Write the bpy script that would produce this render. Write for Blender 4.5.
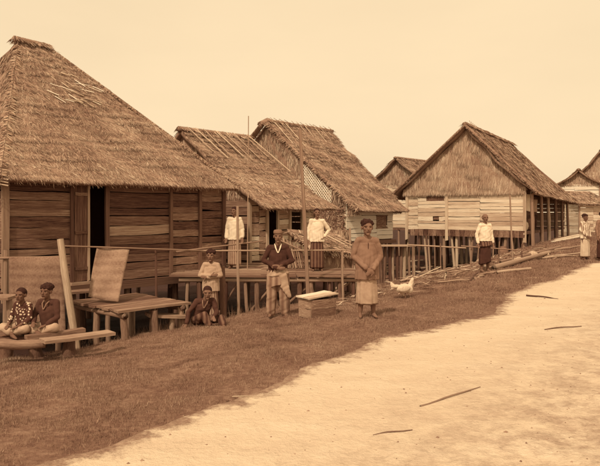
import bpy, bmesh, math, random
import numpy as np
from mathutils import Vector, Matrix
random.seed(7); RNG = np.random.default_rng(11)
for o in list(bpy.data.objects): bpy.data.objects.remove(o)
SC = bpy.context.scene; COL = SC.collection
R = math.radians
# ------------------------------------------------------------------ camera
CAMH, HOR, F = 1.6, 212.0, 600.0
cam = bpy.data.objects.new('camera', bpy.data.cameras.new('camera')); COL.objects.link(cam)
cam.data.sensor_width = 36; cam.data.lens = 36; cam.data.shift_y = -(233 - HOR) / 600
cam.location = (0, 0, CAMH); cam.rotation_euler = (R(90), 0, 0)
cam.data.clip_start = .05; cam.data.clip_end = 3000
SC.camera = cam
# ------------------------------------------------------------------ world and sun
SUN_EL, SUN_AZ = 47, 203           # azimuth the light comes from: behind the camera, to the left
w = bpy.data.worlds.new('World'); SC.world = w; w.use_nodes = True
nt = w.node_tree; nt.nodes.clear()
wo = nt.nodes.new('ShaderNodeOutputWorld'); bg = nt.nodes.new('ShaderNodeBackground')
sky = nt.nodes.new('ShaderNodeTexSky'); sky.sky_type = 'NISHITA'; sky.sun_disc = False
sky.sun_elevation = R(SUN_EL); sky.sun_rotation = R(SUN_AZ); sky.dust_density = 4; sky.air_density = 1.5
bw = nt.nodes.new('ShaderNodeRGBToBW')
even = nt.nodes.new('ShaderNodeMix'); even.data_type = 'FLOAT'; even.inputs[0].default_value = .78; even.inputs[3].default_value = 10.0
tint = nt.nodes.new('ShaderNodeMix'); tint.data_type = 'RGBA'; tint.blend_type = 'MULTIPLY'; tint.inputs[0].default_value = 1
tint.inputs[7].default_value = (1, .768, .482, 1)          # the brown-toned print: one tone for all of the sky
nt.links.new(sky.outputs[0], bw.inputs[0]); nt.links.new(bw.outputs[0], even.inputs[2])
wc = nt.nodes.new('ShaderNodeTexCoord'); wn = nt.nodes.new('ShaderNodeTexNoise'); wn.inputs['Scale'].default_value = 2.2; wn.inputs['Detail'].default_value = 5
wm = nt.nodes.new('ShaderNodeMapping'); wm.inputs['Scale'].default_value = (1, 1, 3); nt.links.new(wc.outputs['Generated'], wm.inputs[0]); nt.links.new(wm.outputs[0], wn.inputs['Vector'])
wr_ = nt.nodes.new('ShaderNodeMapRange'); wr_.inputs[1].default_value = .3; wr_.inputs[2].default_value = .7; wr_.inputs[3].default_value = .955; wr_.inputs[4].default_value = 1.03; nt.links.new(wn.outputs['Fac'], wr_.inputs[0])   # thin even cloud
wx = nt.nodes.new('ShaderNodeMath'); wx.operation = 'MULTIPLY'; nt.links.new(even.outputs[0], wx.inputs[0]); nt.links.new(wr_.outputs[0], wx.inputs[1])
nt.links.new(wx.outputs[0], tint.inputs[6]); nt.links.new(tint.outputs[2], bg.inputs[0])
bg.inputs[1].default_value = .115
nt.links.new(bg.outputs[0], wo.inputs[0])
sl = bpy.data.lights.new('sun', 'SUN'); sl.energy = 2.7; sl.angle = R(3); sl.color = (1, .80, .56)
sun = bpy.data.objects.new('sun', sl); COL.objects.link(sun)
_d = Vector((math.sin(R(SUN_AZ)) * math.cos(R(SUN_EL)), math.cos(R(SUN_AZ)) * math.cos(R(SUN_EL)), math.sin(R(SUN_EL))))
sun.rotation_euler = _d.to_track_quat('Z', 'Y').to_euler(); sun.location = _d * 40
SC.view_settings.view_transform = 'Standard'; SC.view_settings.look = 'None'
SC.view_settings.exposure = 0; SC.view_settings.gamma = 1; SC.view_settings.use_curve_mapping = False

# ------------------------------------------------------------------ tones and materials
_T = [(0, (36, 16, 9)), (.15, (78, 42, 28)), (.3, (114, 74, 50)), (.45, (150, 106, 74)), (.6, (182, 137, 98)), (.75, (212, 169, 122)), (.9, (240, 202, 153)), (1, (252, 217, 172))]
def alb(t):
    """surface colour for a tone of the print, with the tone of the light taken out"""
    out = []
    for k, tn in zip(range(3), (1, .76, .49)):
        s = np.interp(t, [a for a, _ in _T], [c[k] for _, c in _T]) / 255
        l = s / 12.92 if s < .04045 else ((s + .055) / 1.055) ** 2.4
        out.append(l / tn)
    k = min(1, .84 / max(out)); return (*(c * k for c in out), 1)
def newmat(name):
    m = bpy.data.materials.new(name); m.use_nodes = True; n = m.node_tree
    b = n.nodes['Principled BSDF']; b.inputs['Specular IOR Level'].default_value = .2
    return m, n, b
def ramp(n, fac, stops):
    r = n.nodes.new('ShaderNodeValToRGB'); e = r.color_ramp.elements
    while len(e) < len(stops): e.new(.5)
    for el, (p, t) in zip(e, stops): el.position = p; el.color = alb(t)
    n.links.new(fac, r.inputs[0]); return r.outputs[0]
def math_(n, op, a, b=None, c=None):
    m = n.nodes.new('ShaderNodeMath'); m.operation = op
    for i, v in enumerate((a, b, c)):
        if v is None: continue
        if isinstance(v, (int, float)): m.inputs[i].default_value = v
        else: n.links.new(v, m.inputs[i])
    return m.outputs[0]
def noise(n, scale, vec=None, detail=4, rough=.6):
    t = n.nodes.new('ShaderNodeTexNoise'); t.inputs['Scale'].default_value = scale; t.inputs['Detail'].default_value = detail
    t.inputs['Roughness'].default_value = rough
    if vec is not None: n.links.new(vec, t.inputs['Vector'])
    return t.outputs['Fac']
def bump(n, b, h, strength=.5, dist=.01):
    bp = n.nodes.new('ShaderNodeBump'); bp.inputs['Strength'].default_value = strength; bp.inputs['Distance'].default_value = dist
    n.links.new(h, bp.inputs['Height']); n.links.new(bp.outputs[0], b.inputs['Normal'])
def wood(name, stops, grain=(1.5, 7, 4), rnd=.5, rough=.85):
    """weathered timber: grain along the piece, each piece its own tone"""
    m, n, b = newmat(name)
    tc = n.nodes.new('ShaderNodeTexCoord'); oi = n.nodes.new('ShaderNodeObjectInfo')
    mp = n.nodes.new('ShaderNodeMapping'); mp.inputs['Scale'].default_value = grain
    n.links.new(tc.outputs['Object'], mp.inputs[0])
    add = n.nodes.new('ShaderNodeVectorMath'); add.operation = 'ADD'
    sc = math_(n, 'MULTIPLY', oi.outputs['Random'], 91.7)
    n.links.new(mp.outputs[0], add.inputs[0]); n.links.new(sc, add.inputs[1])
    a = noise(n, 2.6, add.outputs[0], 9, .72); c = noise(n, .7, add.outputs[0], 2)
    f = math_(n, 'ADD', math_(n, 'MULTIPLY', math_(n, 'SUBTRACT', a, .5), 1.9), math_(n, 'MULTIPLY', math_(n, 'SUBTRACT', c, .5), .7))
    f = math_(n, 'ADD', f, math_(n, 'ADD', math_(n, 'MULTIPLY', math_(n, 'SUBTRACT', oi.outputs['Random'], .5), rnd), .5))
    n.links.new(ramp(n, f, stops), b.inputs['Base Color']); b.inputs['Roughness'].default_value = rough
    bump(n, b, a, .6, .01); return m
def strandmat(name, stops, patch=.5, pscale=1.2):
    """leaf strands: each strand its own tone, broad weathered patches"""
    m, n, b = newmat(name)
    g = n.nodes.new('ShaderNodeNewGeometry'); tc = n.nodes.new('ShaderNodeTexCoord')
    p = noise(n, pscale, tc.outputs['Object'], 4)
    f = math_(n, 'ADD', math_(n, 'MULTIPLY', g.outputs['Random Per Island'], 1 - patch * .6),
              math_(n, 'MULTIPLY', math_(n, 'SUBTRACT', p, .35), patch * 1.3))
    n.links.new(ramp(n, f, stops), b.inputs['Base Color']); b.inputs['Roughness'].default_value = .9
    return m
def cloth(name, t, var=.05, stripe=None, dots=None, scale=9):
    m, n, b = newmat(name); tc = n.nodes.new('ShaderNodeTexCoord')
    a = noise(n, scale, tc.outputs['Object'], 5)
    if stripe:                                              # woven stripes: (direction index, repeats per metre, tone)
        sx = n.nodes.new('ShaderNodeSeparateXYZ'); n.links.new(tc.outputs['Object'], sx.inputs[0])
        k = math_(n, 'SINE', math_(n, 'MULTIPLY', sx.outputs[stripe[0]], stripe[1] * 6.283))
        a2 = math_(n, 'ADD', math_(n, 'MULTIPLY', k, .35), math_(n, 'ADD', math_(n, 'MULTIPLY', a, .5), .25))
        col = ramp(n, a2, [(.15, t), (.85, stripe[2])])
    elif dots:
        v = n.nodes.new('ShaderNodeTexVoronoi'); v.inputs['Scale'].default_value = dots[0]; n.links.new(tc.outputs['Object'], v.inputs['Vector'])
        col = ramp(n, v.outputs['Distance'], [(.28, dots[1]), (.36, t)])
    else:
        col = ramp(n, a, [(.25, max(0, t - var)), (.75, min(1, t + var))])
    n.links.new(col, b.inputs['Base Color']); b.inputs['Roughness'].default_value = .95
    f = noise(n, 260, tc.outputs['Object'], 2); bump(n, b, math_(n, 'ADD', math_(n, 'MULTIPLY', a, .3), math_(n, 'MULTIPLY', f, .15)), .25, .01); return m
M = {}
M['dark_plank'] = wood('dark_plank', [(.05, .10), (.4, .28), (.75, .43), (1, .62)], rnd=.5)
M['dark_post'] = wood('dark_post', [(.1, .14), (.9, .36)], (1, 3, 3))
M['mid_plank'] = wood('mid_plank', [(.1, .34), (.6, .55), (1, .75)])
M['pale_plank'] = wood('pale_plank', [(0, .44), (.35, .66), (.65, .80), (1, .92)], rnd=.55)
M['white_plank'] = wood('white_plank', [(0, .72), (.5, .93), (1, 1)], rnd=.3)
M['grey_pole'] = wood('grey_pole', [(.1, .34), (.9, .62)], (1.2, 3, 3))
M['pale_pole'] = wood('pale_pole', [(.1, .40), (.9, .76)], (1.2, 3, 3))
M['stilt'] = wood('stilt', [(.1, .2), (.9, .52)], (1.2, 3, 3))
M['deck_plank'] = wood('deck_plank', [(.05, .18), (.5, .38), (.95, .60)])
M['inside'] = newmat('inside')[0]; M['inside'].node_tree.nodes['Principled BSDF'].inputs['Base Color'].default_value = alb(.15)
M['thatch'] = strandmat('thatch', [(0, .22), (.3, .46), (.7, .64), (1, .86)], .6)
M['thatch_far'] = strandmat('thatch_far', [(0, .26), (.3, .46), (.7, .63), (1, .84)], .6)
M['thatch_gable'] = strandmat('thatch_gable', [(0, .38), (.5, .60), (1, .82)], .5)
M['thatch_base'] = strandmat('thatch_base', [(0, .32), (1, .56)], 1)
M['grass'] = strandmat('grass', [(0, .18), (.35, .39), (.7, .57), (1, .82)], .85, 1.1)
M['tuft'] = strandmat('tuft', [(0, .26), (.6, .45), (1, .68)], .5, 2)
M['litter'] = strandmat('litter', [(0, .34), (.6, .6), (1, .85)], .3, 2)
M['leaf'] = strandmat('leaf', [(0, .2), (.6, .38), (1, .7)], .4, 2)
M['skin'] = cloth('skin', .36, .02); M['skin_dark'] = cloth('skin_dark', .31, .02)
M['hair'] = cloth('hair', .08, .04, scale=40); M['hair_grey'] = cloth('hair_grey', .3, .06, scale=40)
M['eye'] = cloth('eye', .04, .01); M['lips'] = cloth('lips', .17, .02)
M['white_cloth'] = cloth('white_cloth', .82, .05); M['grey_cloth'] = cloth('grey_cloth', .39, .05)
M['mid_cloth'] = cloth('mid_cloth', .58, .05); M['dark_cloth'] = cloth('dark_cloth', .14, .04)
M['tan_cloth'] = cloth('tan_cloth', .56, .09); M['pale_cloth'] = cloth('pale_cloth', .74, .06)
M['brown_cloth'] = cloth('brown_cloth', .17, .05); M['plaid_cloth'] = cloth('plaid_cloth', .34, stripe=(0, 10, .54)); M['stripe_cloth'] = cloth('stripe_cloth', .3, stripe=(0, 22, .6)); M['stripe_pale'] = cloth('stripe_pale', .42, stripe=(0, 17, .85))
M['check_cloth'] = cloth('check_cloth', .13, stripe=(0, 14, .34)); M['dot_cloth'] = cloth('dot_cloth', .17, dots=(26, .75))
def woven(name, t):
    m, n, b = newmat(name); tc = n.nodes.new('ShaderNodeTexCoord'); sx = n.nodes.new('ShaderNodeSeparateXYZ'); n.links.new(tc.outputs['Object'], sx.inputs[0])
    wv = math_(n, 'MULTIPLY', math_(n, 'SINE', math_(n, 'MULTIPLY', sx.outputs[0], 260)), math_(n, 'SINE', math_(n, 'MULTIPLY', sx.outputs[2], 260)))
    bd = math_(n, 'SINE', math_(n, 'MULTIPLY', sx.outputs[2], 46)); a = noise(n, 2.2, tc.outputs['Object'], 6, .7); c = noise(n, 38, tc.outputs['Object'], 3)
    f = math_(n, 'ADD', math_(n, 'ADD', math_(n, 'MULTIPLY', wv, .08), math_(n, 'MULTIPLY', bd, .05)), math_(n, 'ADD', math_(n, 'MULTIPLY', a, .45), math_(n, 'MULTIPLY', c, .5)))
    n.links.new(ramp(n, f, [(.25, t - .14), (.75, t + .14)]), b.inputs['Base Color']); b.inputs['Roughness'].default_value = .9; bump(n, b, wv, .4, .003); return m
M['mat_weave'] = woven('mat_weave', .45); M['mat_dark'] = woven('mat_dark', .39)
M['feather'] = cloth('feather', .74, .1, scale=30); M['comb'] = cloth('comb', .35, .02)
M['stone'] = cloth('stone', .6, .15, scale=14)

# ------------------------------------------------------------------ ground shape
PR = np.array([.6, .8]); NL = np.array([-.8, .6])           # along the path, away from it to the left
def rd(x, y): return (x * .6 + (y - 6) * .8, -.8 * x + .6 * (y - 6))
def zg(x, y):
    x = np.asarray(x, float); y = np.asarray(y, float)
    a, d = rd(x, y)
    z = np.interp(d, [-60, -8, -3.2, -2.4, 0, 1, 2, 3, 4, 4.7, 5.5, 8, 30, 400], [0, .02, .03, 0, 0, -.02, -.09, -.2, -.33, -.52, -.95, -1.25, -1.3, -1])
    z = z + np.interp(a, [7, 11, 16, 20, 26, 40, 900], [0, .06, .14, .36, .62, .75, .8]) * np.interp(d, [4.2, 6], [1, .15])
    bump_ = .022 * np.sin(x * 2.1 + 1.3 * y) + .018 * np.sin(3.7 * y - 2.3 * x + 1) + .010 * np.sin(7.1 * x + 5.3 * y) + .008 * np.sin(9.7 * x - 8.1 * y + 2)
    return z + bump_ * np.interp(d, [-4, -2.6, -2, -.1, .8], [1, .7, .12, .12, 1]) * np.interp(np.hypot(x, y), [0, 60, 90], [1, 1, 0])
def Z(x, y): return float(zg(x, y))
def at(px, Y, z): return Vector(((px - 300) / F * Y, Y, z))
def pt(px, py, Y): return Vector(((px - 300) / F * Y, Y, CAMH - (py - HOR) / F * Y))
def onground(px, Y):
    x = (px - 300) / F * Y; return Vector((x, Y, Z(x, Y)))

# ------------------------------------------------------------------ mesh helpers
def link(name, me, mat=None, parent=None, smooth=False):
    o = bpy.data.objects.new(name, me); COL.objects.link(o)
    if me is not None and mat is not None and not me.materials: me.materials.append(mat)
    if me is not None and smooth: me.polygons.foreach_set('use_smooth', [True] * len(me.polygons))
    if parent: o.parent = parent
    return o
def npmesh(name, v, f):
    """v (n,3), f (m,k) arrays"""
    me = bpy.data.meshes.new(name); v = np.asarray(v, np.float32); f = np.asarray(f, np.int32); k = f.shape[1]
    me.vertices.add(len(v)); me.vertices.foreach_set('co', v.ravel())
    me.loops.add(f.size); me.loops.foreach_set('vertex_index', f.ravel())
    me.polygons.add(len(f)); me.polygons.foreach_set('loop_start', np.arange(0, f.size, k, dtype=np.int32))
    me.update(calc_edges=True); me.validate(); return me
def tag(o, label=None, cat=None, group=None, kind=None):
    for k, v in (('label', label), ('category', cat), ('group', group), ('kind', kind)):
        if v: o[k] = v
    return o
def thing(name, label, cat, loc=(0, 0, 0), rz=0, group=None):
    o = bpy.data.objects.new(name, None); COL.objects.link(o); o.empty_display_size = .1
    o.location = loc; o.rotation_euler = (0, 0, rz); return tag(o, label, cat, group)
class MB:
    def __init__(s): s.v = []; s.f = []
    def add(s, v, f): b = len(s.v); s.v += [tuple(p) for p in v]; s.f += [tuple(i + b for i in q) for q in f]
    def box(s, c, sx, sy, sz, m=None):
        q = [Vector((x * sx / 2, y * sy / 2, z * sz / 2)) for x in (-1, 1) for y in (-1, 1) for z in (-1, 1)]
        if m is not None: q = [m @ p for p in q]
        s.add([Vector(c) + p for p in q], [(0, 1, 3, 2), (4, 6, 7, 5), (0, 4, 5, 1), (2, 3, 7, 6), (0, 2, 6, 4), (1, 5, 7, 3)])
    def loft(s, rings):
        n = len(rings[0]); v = [p for r in rings for p in r]; f = []
        for i in range(len(rings) - 1):
            for j in range(n):
                k = (j + 1) % n; f.append((i * n + j, i * n + k, (i + 1) * n + k, (i + 1) * n + j))
        f.append(tuple(reversed(range(n)))); f.append(tuple(range((len(rings) - 1) * n, len(rings) * n)))
        s.add(v, f)
    def cap(s, p0, r0, p1, r1, flat=1.0, flatdir=None, n=12):
        """tapered capsule; flat squeezes it along flatdir"""
        p0 = Vector(p0); p1 = Vector(p1); ax = (p1 - p0); L = ax.length or 1e-5; ax = ax / L
        a = Vector(flatdir) if flatdir is not None else ax.orthogonal()
        a = (a - ax * a.dot(ax)).normalized(); b = ax.cross(a); rings = []
        for k in range(5):
            t = math.pi / 2 * (1 - k / 4); rings.append((p0 - ax * r0 * math.sin(t), max(r0 * math.cos(t), 1e-4)))
        for k in range(1, 4): rings.append((p0 + ax * L * k / 4, r0 + (r1 - r0) * k / 4))
        for k in range(5):
            t = math.pi / 2 * k / 4; rings.append((p1 + ax * r1 * math.sin(t), max(r1 * math.cos(t), 1e-4)))
        s.loft([[c + (b * math.cos(6.2832 * j / n) + a * flat * math.sin(6.2832 * j / n)) * r for j in range(n)] for c, r in rings])
    def ell(s, c, rx, ry, rz, n=14, m=8, rot=None):
        c = Vector(c); rings = []
        for i in range(m + 1):
            t = math.pi * i / m; q = max(math.sin(t), .01)
            ring = [Vector((rx * q * math.cos(6.2832 * j / n), ry * q * math.sin(6.2832 * j / n), -rz * math.cos(t))) for j in range(n)]
            rings.append([c + (rot @ p if rot else p) for p in ring])
        s.loft(rings)
    def mesh(s, name):
        me = bpy.data.meshes.new(name); me.from_pydata(s.v, [], s.f); me.update(); return me
    def build(s, name, mat, parent=None, smooth=False): return link(name, s.mesh(name), mat, parent, smooth)
def unit_board(seed):
    r = random.Random(seed); mb = MB(); rings = []
    for k in range(4):
        x = k / 3; dy = r.uniform(-.05, .05); dz = r.uniform(-.18, .18); wv = 1 + r.uniform(-.07, .05)
        sk = r.uniform(-.012, .012) if k in (0, 3) else 0
        rings.append([(x - sk, -.5 * wv + dy, -.5 + dz), (x + sk, .5 * wv + dy, -.5 + dz), (x + sk, .5 * wv + dy, .5 + dz), (x - sk, -.5 * wv + dy, .5 + dz)])
    mb.loft(rings); return mb.mesh('board')
def unit_pole(seed, taper=.85, crook=.5):
    r = random.Random(seed); mb = MB(); rings = []
    m = 4 if crook < 1 else 8; py, pz = r.uniform(0, 6), r.uniform(0, 6)
    for k in range(m + 1):
        q = 1 - (1 - taper) * k / m
        if crook < 1: dy = r.uniform(-crook, crook) * (k not in (0, m)); dz = r.uniform(-crook, crook) * (k not in (0, m))
        else: dy = crook * (math.sin(py + 4.2 * k / m) + .5 * math.sin(pz + 9 * k / m)); dz = .4 * crook * math.sin(pz + 6 * k / m)
        rings.append([(k / m, dy + q * r.uniform(.9, 1.08) * math.cos(6.2832 * j / 6), dz + q * r.uniform(.9, 1.08) * math.sin(6.2832 * j / 6)) for j in range(6)])
    mb.loft(rings); return mb.mesh('pole')
_bank = {}
def shared(kind, mat):
    """mesh variants shared between alike pieces, one set for each material"""
    k = (kind, mat)
    if k not in _bank:
        _bank[k] = []
        for s in range(7):
            me = unit_board(s) if kind == 'board' else unit_pole(s, *((.85, .22) if kind == 'pole' else (.7, 1.6)))
            me.materials.append(M[mat]); _bank[k].append(me)
            if kind != 'board': me.polygons.foreach_set('use_smooth', [True] * len(me.polygons))
    return random.choice(_bank[k])
def piece(name, parent, p0, p1, w, t, n, mat, kind='board'):
    p0 = Vector(p0); p1 = Vector(p1); x = p1 - p0; L = x.length; x = x / L
    n = Vector(n); z = n - x * n.dot(x); z = z.normalized() if z.length > 1e-4 else x.orthogonal().normalized(); y = z.cross(x)
    o = bpy.data.objects.new(name, shared(kind, mat)); COL.objects.link(o)
    if parent: o.parent = parent
    m = Matrix(((x.x * L, y.x * w, z.x * t, p0.x), (x.y * L, y.y * w, z.y * t, p0.y), (x.z * L, y.z * w, z.z * t, p0.z), (0, 0, 0, 1)))
    loc, rot, sc = m.decompose(); o.rotation_mode = 'XYZ'
    o.location = loc; o.rotation_euler = rot.to_euler(); o.scale = sc
    return o
def pole(name, parent, p0, p1, r, mat, crooked=False):
    return piece(name, parent, p0, p1, r, r, (.31, .22, .9) if abs((Vector(p1) - Vector(p0)).normalized().z) < .8 else (1, .1, 0), mat, 'stick' if crooked else 'pole')

# ------------------------------------------------------------------ ground, path, grass
def ground():
    def axis(lo, hi, step, far):
        c = list(np.arange(lo, hi + 1e-6, step)); s = step
        while c[-1] < far: s *= 1.35; c.append(c[-1] + s)
        s = step
        while c[0] > -far: s *= 1.35; c.insert(0, c[0] - s)
        return np.array(c)
    A = axis(-8, 34, .16, 1500); D = axis(-7, 12, .14, 1500)
    a, d = np.meshgrid(A, D, indexing='ij'); x = a * .6 - d * .8; y = 6 + a * .8 + d * .6
    z = zg(x, y); n = len(D)
    i = np.arange(len(A) - 1)[:, None] * n + np.arange(n - 1)[None, :]
    f = np.stack([i, i + n, i + n + 1, i + 1], -1).reshape(-1, 4)[:, ::-1]
    m, nt, b = newmat('earth')
    g = nt.nodes.new('ShaderNodeNewGeometry'); dot = nt.nodes.new('ShaderNodeVectorMath'); dot.operation = 'DOT_PRODUCT'
    nt.links.new(g.outputs['Position'], dot.inputs[0]); dot.inputs[1].default_value = (-.8, .6, 0)
    n1 = noise(nt, 1.3, g.outputs['Position'], 5); n2 = noise(nt, 14, g.outputs['Position'], 5, .7)
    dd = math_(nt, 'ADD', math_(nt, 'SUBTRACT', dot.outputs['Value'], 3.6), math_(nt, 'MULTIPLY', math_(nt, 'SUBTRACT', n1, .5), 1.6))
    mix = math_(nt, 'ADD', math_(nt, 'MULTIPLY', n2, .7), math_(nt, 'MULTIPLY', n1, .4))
    dirt = ramp(nt, mix, [(.35, .5), (.55, .68), (.75, .84)]); turf = ramp(nt, mix, [(.35, .2), (.55, .34), (.8, .52)]); shaded_mud = ramp(nt, mix, [(.3, .02), (.8, .16)])  # swamp mud, its colour deepened to paint in the shade below the floors
    def mixc(f, a, b_):
        k = nt.nodes.new('ShaderNodeMix'); k.data_type = 'RGBA'; nt.links.new(f, k.inputs[0]); nt.links.new(a, k.inputs[6]); nt.links.new(b_, k.inputs[7]); return k.outputs[2]
    def mr(lo, hi):
        k = nt.nodes.new('ShaderNodeMapRange'); k.inputs[1].default_value = lo; k.inputs[2].default_value = hi; nt.links.new(dd, k.inputs[0]); return k.outputs[0]
    nt.links.new(mixc(mr(4.3, 5.4), mixc(mr(-1.6, -.6), dirt, turf), shaded_mud), b.inputs['Base Color']); b.inputs['Roughness'].default_value = .95
    bump(nt, b, n2, .8, .03)
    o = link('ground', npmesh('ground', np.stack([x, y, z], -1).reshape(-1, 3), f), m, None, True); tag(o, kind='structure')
    # the pale sandy path, a sheet on the ground with ragged edges
    A = np.arange(-7, 60, .12); N = 60; rows = []
    for k, aa in enumerate(A):
        e = .10 * math.sin(aa * 1.1) + .05 * math.sin(aa * 3.7 + 1) + RNG.normal(0, .022) - .25 * math.exp(-((aa - 4.6) / 1.6) ** 2) + .15 * math.exp(-((aa - 9) / 2.5) ** 2)
        e2 = -7.5 + .3 * math.sin(aa * .9 + 2)
        dd_ = e + (e2 - e) * np.linspace(0, 1, N) ** 1.5; rows.append(np.stack([aa * .6 - dd_ * .8, 6 + aa * .8 + dd_ * .6], -1))
    P = np.stack(rows); zz = zg(P[..., 0], P[..., 1]); lift = np.full(N, .014); lift[0] = .002
    i = np.arange(len(A) - 1)[:, None] * N + np.arange(N - 1)[None, :]
    f = np.stack([i, i + 1, i + N + 1, i + N], -1).reshape(-1, 4)[:, ::-1]
    PME = npmesh('path', np.concatenate([P, (zz + lift)[..., None]], -1).reshape(-1, 3), f); rim = np.linalg.norm(P - P[:, :1], axis=-1).ravel(); at_ = PME.attributes.new('rim', 'FLOAT', 'POINT'); at_.data.foreach_set('value', rim.astype(np.float32))
    m, nt, b = newmat('sandy_path'); g = nt.nodes.new('ShaderNodeNewGeometry')
    mp = nt.nodes.new('ShaderNodeMapping'); mp.inputs['Rotation'].default_value = (0, 0, R(-53)); mp.inputs['Scale'].default_value = (.5, 1.5, 1); nt.links.new(g.outputs['Position'], mp.inputs[0])
    n1 = noise(nt, .9, mp.outputs[0], 5); n2 = noise(nt, 22, g.outputs['Position'], 5, .7); n3 = noise(nt, 3.5, g.outputs['Position'], 6, .7)
    dp = nt.nodes.new('ShaderNodeVectorMath'); dp.operation = 'DOT_PRODUCT'; nt.links.new(g.outputs['Position'], dp.inputs[0]); dp.inputs[1].default_value = (.8, -.6, 0)
    vf = nt.nodes.new('ShaderNodeMapRange'); vf.inputs[1].default_value = .9; vf.inputs[2].default_value = 2.6; nt.links.new(math_(nt, 'ADD', dp.outputs['Value'], 3.6), vf.inputs[0])
    sp = nt.nodes.new('ShaderNodeMapRange'); sp.inputs[1].default_value = .42; sp.inputs[2].default_value = .58
    n4 = noise(nt, 3.0, g.outputs['Position'], 8, .8); nt.links.new(n4, sp.inputs[0])
    pm = nt.nodes.new('ShaderNodeMix'); pm.data_type = 'RGBA'; nt.links.new(math_(nt, 'MULTIPLY', math_(nt, 'MULTIPLY', vf.outputs[0], sp.outputs[0]), .7), pm.inputs[0])
    nt.links.new(ramp(nt, n2, [(.35, .36), (.7, .58)]), pm.inputs[7])
    nt.links.new(ramp(nt, math_(nt, 'ADD', math_(nt, 'MULTIPLY', n1, .45), math_(nt, 'ADD', math_(nt, 'MULTIPLY', n2, .2), math_(nt, 'MULTIPLY', n3, .35))), [(.3, .69), (.5, .76), (.7, .81)]), pm.inputs[6]); 
    ra_ = nt.nodes.new('ShaderNodeAttribute'); ra_.attribute_name = 'rim'; n5 = noise(nt, 5, g.outputs['Position'], 7, .75)
    rf = nt.nodes.new('ShaderNodeMapRange'); rf.inputs[1].default_value = .06; rf.inputs[2].default_value = -.08
    nt.links.new(math_(nt, 'SUBTRACT', ra_.outputs['Fac'], math_(nt, 'MULTIPLY', math_(nt, 'SUBTRACT', n5, .33), .8)), rf.inputs[0])
    pe = nt.nodes.new('ShaderNodeMix'); pe.data_type = 'RGBA'; nt.links.new(rf.outputs[0], pe.inputs[0]); nt.links.new(pm.outputs[2], pe.inputs[6]); nt.links.new(ramp(nt, n2, [(.3, .34), (.75, .58)]), pe.inputs[7]); nt.links.new(pe.outputs[2], b.inputs['Base Color'])
    b.inputs['Roughness'].default_value = .95; bump(nt, b, math_(nt, 'ADD', math_(nt, 'MULTIPLY', n2, .4), n3), .8, .06)
    o = link('path', PME, m, None, True); tag(o, kind='structure')
def blades(pos, length, width, lean=.5):
    """upright triangle blades at pos (n,3)"""
    n = len(pos); an = RNG.uniform(0, 6.283, n); L = length; W = width
    sx = np.stack([np.cos(an), np.sin(an), np.zeros(n)], -1) * W[:, None] / 2
    la = RNG.uniform(0, 6.283, n); le = np.abs(RNG.normal(0, lean, n))
    tip = np.stack([np.cos(la) * le, np.sin(la) * le, np.ones(n)], -1); tip /= np.linalg.norm(tip, axis=1)[:, None]
    v = np.stack([pos - sx, pos + sx, pos + tip * L[:, None]], 1).reshape(-1, 3)
    return v, np.arange(3 * n).reshape(-1, 3)
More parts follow.
